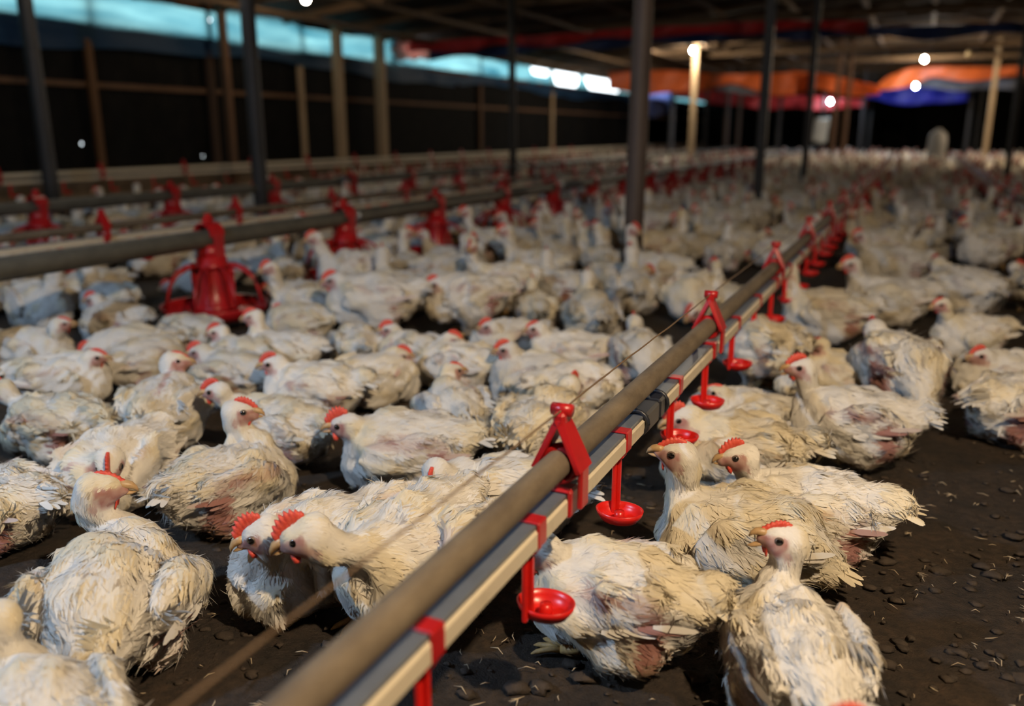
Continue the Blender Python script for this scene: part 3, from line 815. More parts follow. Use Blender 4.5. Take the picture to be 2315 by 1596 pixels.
HK = 1.12   # size of the head against the body
class Bird:
    def __init__(self, head=(.16, 0, .27), face=(1, 0, 0), stand=0.0, cream=.3, pink=.3, dirt=.3, seed=0, fat=1.0, wing=0.0, tail=.2, ragged=.3, comb=1.0):
        self.rng = np.random.default_rng(seed)
        self.z = stand; self.cream = cream; self.pink = pink; self.dirt = dirt; self.fat = fat; self.wing = wing; self.tail = tail; self.ragged = ragged; self.comb = comb
        self.hd = unit(np.array(face, float)); self.hp = np.array(head, float)
        up = np.array([0, 0, 1.0]); self.hs = unit(np.cross(up, self.hd)); self.hu = np.cross(self.hd, self.hs)
        base = np.array([.085, 0, .125 + stand])
        h0 = self.hp - self.hd * .006 - self.hu * .004
        dz = max(.02, h0[2] - base[2])
        p1 = base + np.array([.05, 0, .35 * dz])
        p2 = h0 - self.hd * .022 - np.array([0, 0, 1.0]) * min(.075, .5 * dz)
        ts = np.linspace(0, 1, 9)[:, None]
        self.nk = (1 - ts) ** 3 * base + 3 * ts * (1 - ts) ** 2 * p1 + 3 * ts ** 2 * (1 - ts) * p2 + ts ** 3 * h0
        tr = ts[:, 0]
        self.nr = .041 * (1 - tr) ** 2 + .0280 * (1 - (1 - tr) ** 2) + .002 * np.sin(tr * 9)
        self.w1 = Wob(self.rng, 150); self.w2 = Wob(self.rng, 60); self.w3 = Wob(self.rng, 330, 18); self.wd = [Wob(self.rng, 75) for _ in range(3)]
    def sdf(self, P, lump=1.0):
        z = self.z; f = self.fat
        d = ell(P, (0, 0, .095 + z), (.138, .096 * f, .094))
        d = smin(d, ell(P, (.072, 0, .090 + z), (.083, .083 * f, .086)), .03)
        for s in (-1, 1):   # the two breast swellings
            d = smin(d, ell(P, (.088, .036 * s * f, .075 + z), (.068, .046, .070)), .012)
        tz = self.tail
        d = smin(d, cone(P, (-.09, 0, .108 + z), (-.162, 0, .090 + z + tz * .25), .070 * f, .034), .04)
        for s in (-1, 1):
            d = smin(d, ell(P, (-.028, .062 * s * f, .052 + z), (.072, .045, .052)), .02)
            if z > .03:
                d = smin(d, cone(P, (-.015, .052 * s, .05 + z), (-.002, .05 * s, .35 * z + .01), .040, .018), .02)
            if z <= .03:
                pass
        wo = self.wing
        for s in (-1, 1):
            R = rotm(radians(8 + 10 * wo), s * radians(9))
            d = smin(d, ell(P, (-.018 - .01 * wo, s * (.089 * f + .012 * wo), .118 + z - .018 * wo), (.108, .023 + .006 * wo, .053), R), .007)
        dn = None
        for i in range(len(self.nk) - 1):
            c = cone(P, self.nk[i], self.nk[i + 1], self.nr[i], self.nr[i + 1])
            dn = c if dn is None else np.minimum(dn, c)
        d = smin(d, dn, .022)
        hp, hd, hu = self.hp, self.hd, self.hu
        d = smin(d, cone(P, hp - hd * .010 + hu * .001, hp + hd * .012 * HK - hu * .001, .0305, .0215 * HK), .012)
        d = smin(d, cone(P, hp + hd * .012 * HK, hp + HK * (hd * .033 - hu * .005), .0185 * HK, .0095 * HK), .008)
        for s in (-1, 1):
            d = smin(d, cone(P, hp + HK * (self.hs * s * .012 - hd * .002 - hu * .010), hp + HK * (self.hs * s * .011 + hd * .010 - hu * .011), .0105 * HK, .0085 * HK), .008)
        if lump > 0:
            hw = np.clip(1.4 - np.linalg.norm(P - hp, axis=1) / .05, 0, 1)
            d = d - lump * (1 - hw) * (.0026 * self.w1(P) + .0040 * self.w2(P))
        if z < .03: d = np.maximum(d, .003 + z - P[:, 2])
        return d
    def flow(self, P):
        """tailward direction at each point and position along the bird (0 head .. 1 tail)"""
        z = self.z
        ch = np.vstack([self.hp + self.hd * .04, self.hp, self.nk[::-1][1:7], (.03, 0, .115 + z), (-.06, 0, .11 + z), (-.24, 0, .085 + z + self.tail * .2)])
        best = np.full(len(P), 9.0); acc = np.zeros((len(P), 3)); tau = np.zeros(len(P)); ws = np.zeros(len(P))
        n = len(ch) - 1
        for i in range(n):
            a, b = ch[i], ch[i + 1]; ab = b - a
            t = np.clip(((P - a) @ ab) / (ab @ ab), 0, 1)
            dist = np.linalg.norm(P - a - t[:, None] * ab, axis=1)
            w = np.exp(-dist / .016) + 1e-12
            acc += w[:, None] * unit(ab); tau += w * (i + t) / n; ws += w
        acc /= np.linalg.norm(acc, axis=1, keepdims=True) + 1e-9
        return acc, tau / ws
    def colour(self, P, jit=None):
        """plumage colour: white, cream staining, bare pink skin, dirt from the litter"""
        z = self.z
        C = np.tile(np.array([.86, .82, .75]), (len(P), 1))
        n1 = .5 + .32 * self.w2(P) + .15 * self.w1(P)
        k = np.clip((n1 - (.95 - self.cream)) * 2.2, 0, 1)[:, None]
        C = C * (1 - .75 * k) + .75 * k * np.array([.84, .73, .50])
        if self.pink > 0:   # thin feathering over the flank, behind the wing
            q = np.zeros(len(P))
            for s in (-1, 1):
                dd = np.linalg.norm((P - np.array([-.075, s * .082, .068 + z])) / np.array([.021, .05, .060]), axis=1)
                q = np.maximum(q, np.clip(1.55 - dd, 0, 1))
                dd = np.linalg.norm((P - np.array([.0, s * .095, .15 + z])) / np.array([.07, .03, .014]), axis=1)
                q = np.maximum(q, .42 * np.clip(1.5 - dd, 0, 1))
            q = np.clip(q * self.pink * 2.3 + (.22 * self.w1(P) - .2) * np.minimum(1, 3 * q), 0, .85)[:, None]
            C = C * (1 - q) + q * np.array([.34, .105, .09])
        sp = np.clip(self.w3(P) - 2.0, 0, 1)[:, None] * .5
        C = C * (1 - sp) + sp * np.array([.20, .12, .07])
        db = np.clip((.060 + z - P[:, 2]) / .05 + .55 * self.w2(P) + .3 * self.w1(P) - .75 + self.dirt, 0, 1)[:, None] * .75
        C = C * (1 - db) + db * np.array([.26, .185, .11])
        # bare face
        r = (P - self.hp) / HK; fx = r @ self.hd; fu = r @ self.hu; fs = np.abs(r @ self.hs)
        edge = fx + .0035 * self.w1(P) * .5
        fm = np.clip((edge + .007 - .30 * np.abs(fu - .002)) / .006, 0, 1) * np.clip((.014 - fu - .25 * (fx - .01)) / .004, 0, 1) * np.clip((.052 - np.linalg.norm(r, axis=1)) / .01, 0, 1) * np.clip((fu + .026) / .006, 0, 1)
        fm = fm[:, None]
        mott = np.clip(.5 + .5 * self.w3(P), 0, 1)[:, None]
        face = np.array([.54, .32, .28]) * mott + np.array([.43, .17, .155]) * (1 - mott)
        C = C * (1 - .92 * fm) + .92 * fm * face
        lm = np.clip((.008 - np.hypot(fx + .006, (fu + .013) * .8)) / .003, 0, 1)[:, None] * (fs > .010)[:, None]
        C = C * (1 - .6 * lm) + .6 * lm * np.array([.58, .30, .27])
        if jit is not None: C = C * jit[:, None]
        return np.clip(C, 0, 1), fm[:, 0]

    def body_mesh(self, name, h=.006, nb=2500, fuzz=1200, lump=1.0):
        lo = np.minimum([-.24, -.16, -.012], self.hp - .06); hi = np.maximum([.19, .16, .24 + self.z], self.hp + .06)
        dim = np.ceil((hi - lo) / h).astype(int) + 1
        ax = [lo[i] + h * np.arange(dim[i]) for i in range(3)]
        G = np.stack(np.meshgrid(*ax, indexing='ij'), -1).reshape(-1, 3)
        F = self.sdf(G, lump).reshape(dim)
        V, Q = surface_nets(F, lo, h)
        # push onto the surface
        e = .002
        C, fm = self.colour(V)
        Vs, Qs, Cs = [V], [Q], [C]
        Ns = [self.normals(V)]
        if nb:
            a, b, c, dd = (V[Q[:, i]] for i in range(4))
            ar = np.linalg.norm(np.cross(c - a, dd - b), axis=1); nrm = np.cross(c - a, dd - b); nrm /= np.linalg.norm(nrm, axis=1, keepdims=True) + 1e-12
            cen = (a + c) / 2; _, tq = self.flow(cen); arw = ar / np.interp(tq, [0, .12, .3, .55, 1], [.22, .3, .5, 1, 1.1]); arw = arw / arw.sum()
            def blades(N, lenf, widf, liftf, spread, rows, wk=1.0):
                rg = self.rng
                f = rg.choice(len(Q), N, p=arw); u, v = rg.random((2, N))
                P = (a[f] * ((1 - u) * (1 - v))[:, None] + b[f] * (u * (1 - v))[:, None] + c[f] * (u * v)[:, None] + dd[f] * ((1 - u) * v)[:, None])
                n = nrm[f]
                keep = (P[:, 2] > .008)
                _, fmask = self.colour(P); keep &= fmask < .25
                P, n = P[keep], n[keep]
                d, tau = self.flow(P)
                d = d + (rg.normal(0, spread, d.shape) + .13 * np.stack([q(P) for q in self.wd], 1)) * (.35 + tau)[:, None]
                d[:, 2] -= .15 * (tau > .5)
                d -= n * (d * n).sum(1)[:, None]; d /= np.linalg.norm(d, axis=1, keepdims=True) + 1e-9
                sd = np.cross(n, d)
                L = lenf(tau) * rg.uniform(.6, 1.35, len(P)); Wd = widf(tau) * rg.uniform(.7, 1.3, len(P))
                lf = liftf * (rg.gamma(1.6, .6, len(P)) + np.clip(.5 * self.wd[0](P + .02), 0, 1.5)) * (1 + self.ragged * 2 * (tau > .55))
                jit = rg.uniform(.96, 1.03, len(P))
                rowsV = []
                for t in rows:
                    w = Wd * np.interp(t, [0, .35, .7, 1], [.6, 1.0, .8, .10]) * wk
                    p = P + d * (L * t)[:, None]
                    off_ = -.0015 + (.0010 + lf * L) * t ** 1.3
                    for it in range(2):
                        p = p + n * (off_ - self.sdf(p, lump))[:, None] * (.9, .6)[it]
                    cup = n * (.0012 * (t < 1))
                    rowsV.append(p - sd * (w / 2)[:, None]); rowsV.append(p + cup); rowsV.append(p + sd * (w / 2)[:, None])
                K = len(rowsV)
                BV = np.stack(rowsV, 1).reshape(-1, 3)
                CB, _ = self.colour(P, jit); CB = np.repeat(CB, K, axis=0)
                base = np.arange(len(P))[:, None] * K
                qs = [np.c_[base + 3 * r + e + 3, base + 3 * r + e + 4, base + 3 * r + e + 1, base + 3 * r + e] for r in range(len(rows) - 1) for e in (0, 1)]
                BV[:, 2] = np.maximum(BV[:, 2], .002)
                nn = n + .45 * (np.cross(d, sd) * 0 + rg.normal(0, .13, n.shape)); nn /= np.linalg.norm(nn, axis=1, keepdims=True)
                return BV, np.concatenate(qs), CB, np.repeat(nn, K, axis=0)
            lens = lambda t: np.interp(t, [0, .12, .3, .55, .75, 1], [.005, .009, .016, .023, .026, .032])
            wids = lambda t: np.interp(t, [0, .12, .3, .55, .75, 1], [.0020, .0028, .0040, .0058, .0064, .0064])
            sets = [blades(nb, lens, wids, .030, .10, (0, .35, .7, 1.0), 1.0 if nb > 6000 else 1.35 if nb > 3000 else 2.0)]
            if fuzz: sets.append(blades(fuzz, lambda t: lens(t) * 1.05, lambda t: np.full(len(t), .0010), .075, .40, (0, .5, 1.0)))
            for BV, BQ, BC, BN in sets:
                off = sum(len(x) for x in Vs); Vs.append(BV); Qs.append(BQ + off); Cs.append(BC); Ns.append(BN)
            # flight feathers of the folded wing and the short tail
            PV, PQ, PC, PN = [], [], [], []
            def quill(p, d, n, L, w):
                s = np.cross(n, d); o = sum(len(x) for x in PV)
                vs = []
                for t, k in ((0, .5), (.3, 1), (.7, .95), (.92, .6), (1, .15)):
                    q = p + d * L * t - n * .12 * L * t * t
                    vs += [q - s * w * k / 2, q + s * w * k / 2]
                vs = np.array(vs); vs[:, 2] = np.maximum(vs[:, 2], .003); PV.append(vs); PN.append(np.tile(n, (len(vs), 1)))
                PQ.append(np.array([(2 * r + 2, 2 * r + 3, 2 * r + 1, 2 * r) for r in range(4)]) + o)
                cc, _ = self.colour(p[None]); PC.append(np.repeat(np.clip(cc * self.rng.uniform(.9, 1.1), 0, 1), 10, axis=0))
            for s in (-1, 1):
                for k in range(8):
                    x = -.010 - .012 * k
                    p = np.array([x, s * (.112 * self.fat + .016 * self.wing - .0022 * k), .094 + self.z + .0035 * k - .02 * self.wing])
                    d = unit(np.array([-1, s * (-.22 + .02 * k), -.16 - .12 * self.wing + .035 * k]) + self.rng.normal(0, .04, 3)); n = unit(np.array([0, s, .35]))
                    n = unit(n - d * (n @ d)); quill(p, d, n, .045 + .004 * k, .012)
            for k in range(9):
                a_ = (k - 4) * .16
                p = np.array([-.165, .018 * sin(a_ * 2.2), .09 + self.z + self.tail * .22 + .004 * cos(a_)])
                d = unit(np.array([-cos(a_), sin(a_), -.15 + self.tail * .8]) + self.rng.normal(0, .08, 3)); n = unit(np.array([.2, sin(a_) * .6, 1.0]) - 0)
                n = unit(n - d * (n @ d)); quill(p, d, n, .055 + .01 * self.rng.random(), .014)
            off = sum(len(x) for x in Vs); Vs.append(np.concatenate(PV)); Qs.append(np.concatenate(PQ) + off); Cs.append(np.concatenate(PC)); Ns.append(np.concatenate(PN))
        me = np_mesh(name, np.concatenate(Vs), np.concatenate(Qs), np.concatenate(Cs))
        if nb: me.normals_split_custom_set_from_vertices(np.concatenate(Ns).astype(np.float32))
        return me

    def normals(self, P):
        e = .0015
        g = np.stack([self.sdf(P + np.eye(3)[i] * e) - self.sdf(P - np.eye(3)[i] * e) for i in range(3)], 1)
        return g / (np.linalg.norm(g, axis=1, keepdims=True) + 1e-9)
    def at(self, f, u, s=0.0): return self.hp + (self.hd * f + self.hu * u + self.hs * s) * HK
    def parts(self, root, lod=0, gape=0.0, scale=1.0):
        A = self.at
        # beak: two curved mandibles
        def mandible(mb, pts, rad, flat):
            mb.tube([A(*p) for p in pts], [q * HK for q in rad], 10, flat=flat, upv=self.hu)
        mb = MB(); g = gape
        mandible(mb, [(.026, .004, 0), (.035, .0040 + .2 * g * .01, 0), (.044, .0015 + .25 * g * .01, 0), (.0500, -.0040 + .3 * g * .01, 0), (.0532, -.0105 + .3 * g * .01, 0)], [.0100, .0090, .0070, .0042, .0010], (1.0, .85))
        mandible(mb, [(.026, -.007 - .002 * g, 0), (.036, -.0095 - .007 * g, 0), (.0445, -.0105 - .011 * g, 0), (.0500, -.0105 - .013 * g, 0)], [.0078, .0065, .0042, .0009], (1.0, .6))
        mb.build('beak', M['beak'], root)
        # comb: toothed blade along the crown
        k = self.comb
        N = 33; V = []; Fs = []
        for i in range(N):
            t = i / (N - 1); ang = -.35 + 2.15 * t
            b = np.array([.0375 - .045 * t, .0065 + .0205 * math.sin(min(1, t * 1.15) * pi / 2)])
            env = math.sin(pi * min(1, (t * .88 + .10))) ** .8
            tooth = abs(((t * 8.0) % 1) - .5) * 2
            hgt = k * (.0028 + .0145 * env * (.62 + .38 * (1 - tooth)))
            out = np.array([.62 - .85 * t, 1.0]); out /= np.linalg.norm(out)
            tp = b + out * hgt
            for (q, w) in ((b - out * .004, .0046), (b + out * hgt * .5, .0034), (tp, .0018)):
                V.append(A(q[0], q[1], w)); V.append(A(q[0], q[1], -w))
        for i in range(N - 1):
            o = i * 6; p = o + 6
            Fs += [(o, p, p + 2, o + 2), (o + 2, p + 2, p + 4, o + 4), (o + 1, o + 3, p + 3, p + 1), (o + 3, o + 5, p + 5, p + 3), (o + 4, p + 4, p + 5, o + 5), (o, o + 1, p + 1, p)]
        Fs += [(0, 2, 3, 1), (2, 4, 5, 3)]; e = (N - 1) * 6; Fs += [(e, e + 1, e + 3, e + 2), (e + 2, e + 3, e + 5, e + 4)]
        mb = MB(); mb.add(V, Fs); mb.build('comb', M['comb'], root)
        if lod > 1: return
        mb = MB()
        for s in (-1, 1):
            mb.tube([A(.024, -.012, .0055 * s), A(.022, -.018, .007 * s), A(.020, -.0245, .0075 * s), A(.018, -.030, .007 * s)], [.006, .0078 * k, .0088 * k, .0025], 10, flat=(.6, 1.1), upv=self.hs)
        mb.build('wattle', M['comb'], root)
        for s in (-1, 1):   # eyes, one each side
            mb = MB(); q = .012
            while q < .04 and self.sdf(A(.0125, .0050, q * s)[None], 0)[0] < -.0012: q += .0004
            c = A(.0125, .0050, q * s)
            ax = unit(self.hs * s + self.hd * .22 + self.hu * .10)
            e1 = unit(np.cross(ax, self.hu)); e2 = np.cross(ax, e1)
            rings = [(0.0, .0044), (.0029, .0040), (.0048, .0030), (.0058, .0020), (.0072, .0006), (.0084, -.0014)]
            vs = [c + ax * .0042]; n = 14
            for (r, hgt) in rings[1:]:
                for q in range(n):
                    vs.append(c + ax * hgt + e1 * r * 1.08 * cos(2 * pi * q / n) + e2 * r * .95 * sin(2 * pi * q / n))
            fs1 = [(0, 1 + q, 1 + (q + 1) % n) for q in range(n)]
            mb.add(vs, fs1, 0)
            for r in range(len(rings) - 2):
                ff = [(1 + r * n + q, 1 + (r + 1) * n + q, 1 + (r + 1) * n + (q + 1) % n, 1 + r * n + (q + 1) % n) for q in range(n)]
                o = len(mb.v) - len(vs)
                for f in ff:
                    mb.f.append(tuple(i + o for i in f)); mb.m.append(0 if r < 2 else 1); mb.s.append(True)
            mb.build('eye', [M['pupil'], M['iris']], root)
    def legs(self, root, z):
        for s in (-1, 1):
            mb = MB()
            if z > .03: pts = [(-.004, .05 * s, .35 * z + .02), (-.014, .05 * s, .22 * z + .012), (.006, .052 * s, .012)]; fx, fy = .006, .052 * s
            else: pts = [(.055, .045 * s, .018), (.09, .047 * s, .012)]; fx, fy = .09, .047 * s
            mb.tube(pts, [.0085, .0085, .0075][:len(pts)], 10)
            for a in (-.5, 0, .5):
                q = [(fx, fy, .011), (fx + .022 * cos(a), fy + .022 * sin(a), .012), (fx + .046 * cos(a), fy + .046 * sin(a), .007), (fx + .056 * cos(a), fy + .056 * sin(a), .003)]
                mb.tube(q, [.007, .0058, .0045, .0012], 8)
            mb.tube([(fx, fy, .010), (fx - .018, fy, .006), (fx - .025, fy, .003)], [.006, .004, .001], 8)
            mb.build('leg', M['leg'], root)

def heading_vec(deg): 
    a = radians(deg) + YAW
    return np.array([cos(a), sin(a), 0])
occupied = []
def chicken(u, v, hdg, sc, hu, hv, hdeg, hpit, label, stand=0.0, cream=.35, pink=.3, lod=0, fat=1.0, wing=0.0, tail=.2, gape=0.0, comb=1.0, ragged=.3, dirt=.18, hid=None, feet=False, group='white broiler chickens', seed=None):
    g = ground(u, v); rz = radians(hdg) + YAW
    f = heading_vec(hdg)
    if hid is None:   # head on the sight line that passes nearest the end of the bird's own neck
        ideal = g + f * .15 * sc + np.array([0, 0, (.25 + stand) * sc])
        d = ray(hu, hv); o = np.array([0, 0, CAMH]); t = ((ideal - o) @ d) / (d @ d); hw = o + d * t
        loc = hw - g
    else:
        loc = f * hid[0] * sc + np.array([-f[1], f[0], 0]) * hid[1] * sc + np.array([0, 0, hid[2] * sc])
    c, s = cos(-rz), sin(-rz)
    hl = np.array([c * loc[0] - s * loc[1], s * loc[0] + c * loc[1], loc[2]]) / sc
    # keep the neck within reach
    base = np.array([.09, 0, .13 + stand]); dv = hl - base; L = np.linalg.norm(dv)
    if L > .24: hl = base + dv * (.24 / L)
    hl[2] = max(hl[2], .035)
    fv = heading_vec(hdeg - 0); rel = radians(hdeg - hdg)
    fl = np.array([cos(rel) * cos(radians(hpit)), sin(rel) * cos(radians(hpit)), sin(radians(hpit))])
    b = Bird(hl, fl, stand, cream, pink, dirt, int(u * 7 + v) if seed is None else seed, fat, wing, tail, ragged, comb)
    hh_, nb, fz_ = ((.0058, 9500, 4500), (.0075, 4200, 1200), (.009, 900, 300))[lod]
    o = link('chicken', b.body_mesh('chicken', hh_, nb, fz_), M['feather'])
    o.location = g; o.rotation_euler = (0, 0, rz); o.scale = (sc,) * 3
    tag(o, label, 'chicken', group)
    b.parts(o, 0 if lod < 2 else 1, gape)
    if feet or stand > .03: b.legs(o, stand)
    occupied.append((g[0], g[1], .17 * sc)); 
    q = g + f * .12 * sc; occupied.append((q[0], q[1], .12 * sc))
    return o

C_ = chicken
# near the camera, right of the drinker line
C_(1782, 1594, 90, 0.80, 1768, 1222, 178, 16, 'white chicken seen from behind with beak agape, in front of the big cream chicken', cream=.22, pink=.12, gape=1.0, comb=.55, tail=.05)
C_(1665, 1316, 163, 0.88, 1533, 1030, 168, 12, 'big cream chicken with a long upright neck behind the gaping bird', cream=.85, pink=.05, comb=.5, tail=-.1)
C_(1394, 1479, 153, 0.81, 1222, 1245, 178, -25, 'cream chicken reaching its neck under the water pipe behind a red drip cup', cream=.65, pink=.8, stand=.02, feet=True)
C_(1820, 1252, 158, 0.85, 1672, 1033, 180, -3, 'white chicken with red comb and hooked yellow beak behind the big cream chicken', cream=.35, pink=.55)
C_(1916, 1046, 155, 0.87, 1812, 833, 180, 2, 'white chicken with bare red flank and open beak, upper row right of the pipe', cream=.2, pink=.85, gape=.5, stand=.02)
C_(1647, 1112, 160, 0.93, 1543, 948, 186, -10, 'cream chicken with tall red comb drinking at the red cup below the black coupling', cream=.7, pink=.15, comb=1.25, dirt=.2)
C_(1664, 1012, 169, 0.80, 1622, 893, 165, 22, 'chicken with a thin bluish white neck stretching up beside the hanging red cup', cream=.6, pink=.1, comb=.35)
C_(1857, 909, 158, 0.80, 1850, 783, 182, 0, 'cream chicken with brown face behind the one with the bare red flank', cream=.75, pink=.3, comb=.4, lod=1)
C_(2292, 994, 22, 0.89, 0, 0, 20, -10, 'ragged white chicken with bare reddish rump at the right frame edge, head hidden', cream=.3, pink=1.0, hid=(.17, .02, .2), ragged=.8)
C_(2252, 909, 167, 0.80, 2219, 806, 182, 0, 'white chicken with bright red comb by the right frame edge, behind the ragged bird', cream=.3, pink=.2, lod=1)
C_(2020, 942, 87, 0.94, 0, 0, 90, -20, 'tattered chicken standing rump first towards the camera with fluffy back', cream=.35, pink=1.0, stand=.06, hid=(.17, .02, .22), ragged=1.0, tail=-.2, lod=1)
C_(2188, 807, 182, 0.80, 2128, 690, 185, -5, 'cream chicken with brown face beside the tattered rump of another bird', cream=.6, pink=.2, comb=.5, lod=1)
C_(1861, 778, 160, 0.98, 1780, 615, 184, -5, 'white chicken holding its beak by the pipe, red comb, bare patch on thigh', cream=.4, pink=.6, stand=.02, lod=1)
C_(1712, 884, 121, 0.89, 1668, 795, 190, -35, 'round cream chicken standing and drinking with its head down in a red cup', cream=.6, pink=.3, stand=.06, lod=1)
C_(1995, 732, 162, 1.04, 1925, 600, 182, 0, 'long white chicken with pinkish head lying beyond the bird at the pipe', cream=.3, pink=.1, lod=1)
C_(2170, 714, 101, 1.12, 0, 0, 95, -15, 'greyish round chicken back without a visible head, far right', cream=.4, pink=.1, hid=(.16, 0, .17), lod=1)
C_(2011, 644, 168, 1.04, 1945, 535, 180, 0, 'dim white chicken with raised head in the dark right part of the flock', cream=.3, pink=.4, lod=1)
C_(2330, 707, 46, 0.83, 2298, 605, 0, 0, 'white chicken standing at the right frame edge in the dim flock', cream=.4, stand=.05, lod=1)
C_(2190, 2330, 170, .88, 1930, 1672, 182, 0, 'chicken of which only the red comb shows at the bottom edge of the picture', cream=.3, comb=.8)
C_(1568, 720, 243, 1.02, 1568, 705, 215, -30, 'cream chicken bending its red combed head down behind the pipe hanger', cream=.65, pink=.3, lod=1)
C_(1637, 719, 96, 0.80, 1617, 600, 120, 10, 'cream chicken seen from behind with a straight white neck by the pipe', cream=.6, lod=1)
# near the camera, left of the drinker line
C_(944, 1369, 238, .93, 692, 1212, 188, -17, 'large white chicken with serrated red comb, the front one of the pair by the pipe', cream=.45, pink=.6, comb=1.25, stand=.02, fat=1.05, feet=True)
C_(706, 1357, 236, .85, 592, 1208, 190, -17, 'white chicken on the left of the pair by the pipe, its breast bluish white', cream=.3, pink=.2, comb=1.2, stand=.01)
C_(1134, 1224, 175, 0.87, 985, 1078, 250, -45, 'dozing white chicken with head sunk on its back, just behind the drinker pipe', cream=.3, pink=.1, comb=.6)
C_(271, 1467, 102, 0.93, 226, 1108, 12, 4, 'big white chicken seen from behind with upright neck, looking right, lower left', cream=.4, pink=.15, wing=.7, comb=.35, fat=1.1, ragged=.6, tail=-.1)
C_(116, 1782, 136, 0.81, -20, 1400, 150, 0, 'blurred white chicken cut off by the bottom left corner', cream=.3, pink=0, ragged=.5)
C_(276, 1140, 257, 0.86, 250, 1048, 285, -38, 'round white chicken facing the camera with head lowered behind the big upright neck', cream=.35, pink=.2)
C_(524, 1180, 56, 0.84, 541, 932, 6, 0, 'ragged cream chicken with raw pink flank and upright neck looking right', cream=.45, pink=1.0, ragged=.9, comb=.7)
C_(645, 1042, 150, 0.80, 490, 886, 182, -4, 'chicken with red comb peering left from behind the ragged cream bird', cream=.5, pink=.35, ragged=.6)
C_(926, 1100, 175, 0.89, 780, 962, 183, -3, 'white chicken with a deep red comb lying behind the large pair', cream=.3, pink=.85, comb=1.3)
C_(-11, 1231, 165, 0.82, 0, 0, 180, 0, 'chicken rump with bare red skin at the left frame edge', cream=.35, pink=1.0, hid=(.2, 0, .25), ragged=.7)
C_(380, 1000, 94, 0.89, 395, 818, 12, 0, 'white chicken seen from behind with yellowish face looking right', cream=.35, pink=0, comb=.3, lod=1)
C_(135, 1029, 164, 0.80, 0, 0, 170, -10, 'brown stained chicken with dark rump at the left, head hidden', cream=.8, pink=.8, dirt=.6, hid=(.18, 0, .19), ragged=.8, lod=1)
C_(151, 916, 13, 0.80, 214, 810, 12, 0, 'white chicken with short red comb and straight neck left of the upright white neck', cream=.4, lod=1, comb=.6)
C_(79, 842, -4, 0.80, 138, 735, 25, 5, 'white chicken looking away at the left frame edge', cream=.3, lod=1, comb=.4)
C_(338, 873, 58, 0.80, 348, 785, 8, -2, 'white chicken with orange face and red comb looking right', cream=.4, lod=1)
C_(294, 844, 209, 0.80, 205, 790, 215, -20, 'white chicken facing left behind a straight neck, red upright comb', cream=.5, lod=1)
C_(267, 776, 165, 0.80, 213, 678, 182, -2, 'white chicken with mauve pink patches left of the first pan feeder', cream=.2, pink=.6, lod=1)
C_(430, 808, 149, 0.80, 388, 728, 178, 0, 'cream headed chicken crouching against the first pan feeder', cream=.65, lod=1, comb=.4)
C_(549, 869, 146, 0.80, 495, 752, 184, -6, 'chicken with orange face and comb in front of the first pan feeder', cream=.55, lod=1)
C_(525, 910, 156, 0.80, 452, 797, 184, -5, 'white chicken with arched red comb leaning on the bird with upright neck', cream=.3, pink=.3, lod=1, comb=1.1)
C_(640, 854, 170, 0.80, 575, 718, 183, -2, 'white chicken with tall clean neck right of the first pan feeder', cream=.25, lod=1, pink=.1)
C_(713, 950, 173, 0.85, 620, 824, 184, -3, 'white chicken lying with one orange foot showing behind it', cream=.3, pink=.4, feet=True, lod=1)
C_(852, 913, 39, 0.80, 903, 805, 10, 0, 'white chicken with bluish neck looking right beside the yellow foot', cream=.4, lod=1, pink=.1)
C_(936, 857, 143, 0.80, 883, 748, 184, 2, 'chicken with bright red comb and open greenish beak, mid flock', cream=.3, lod=1, gape=.6, comb=1.2)
C_(814, 835, 106, 0.80, 822, 765, 110, -10, 'white chicken looking away with a bare pink nape', cream=.3, lod=1, comb=.3)
C_(680, 777, 176, 0.80, 636, 705, 184, -8, 'cream chicken with red face low behind the tall clean neck', cream=.75, lod=1)
C_(1033, 882, 151, 0.80, 1018, 770, 8, -2, 'chicken turning its red combed head right above a long neck', cream=.45, lod=1)
C_(1030, 994, 107, 0.80, 1022, 840, 30, 0, 'white chicken seen from behind with thin long neck stretched straight up', cream=.3, lod=1, comb=.3)
C_(1210, 916, 169, 0.80, 1146, 792, 183, -4, 'white chicken with pink face and red comb left of the pipe wire', cream=.3, pink=.3, lod=1)
C_(1283, 854, 175, 0.80, 1213, 745, 182, -2, 'clean white chicken with yellowish nape behind the pink faced bird', cream=.25, lod=1, comb=.6)
C_(1147, 822, 202, 0.80, 1107, 740, 184, -4, 'white chicken with yellow beak and red wattle in front of the standing bird', cream=.4, lod=1)
C_(1302, 941, 17, 0.80, 1303, 868, 8, -6, 'white chicken lying low and looking right under the wire', cream=.3, pink=.3, lod=1)
C_(1229, 1049, 63, 0.92, 0, 0, 60, -20, 'cream chicken with fluffy tail toward the camera beside the pipe, head hidden', cream=.65, pink=.2, hid=(.17, 0, .16), ragged=.8, tail=.2)
C_(1446, 865, 91, 0.87, 0, 0, 95, -15, 'white chicken seen from behind against the drinker pipe, mauve vent', cream=.3, pink=.6, hid=(.17, 0, .18), lod=1, tail=0)
C_(1055, 755, 190, 0.99, 987, 645, 190, -5, 'big white chicken standing tall with brown underside, mid flock', cream=.3, pink=.5, stand=.05, lod=1)
C_(850, 774, 176, 1.04, 757, 636, 183, -4, 'white chicken standing on visible legs right of the first pan feeder', cream=.35, pink=.3, stand=.06, lod=1)
C_(687, 712, 168, 0.80, 0, 0, 182, -25, 'cream chicken with its head in the first pan feeder', cream=.7, pink=.3, hid=(.19, 0, .13), lod=1)
C_(1212, 743, 96, 0.80, 0, 0, 95, -10, 'yellowish chicken rump beside the big standing bird', cream=.95, hid=(.16, 0, .2), lod=1)
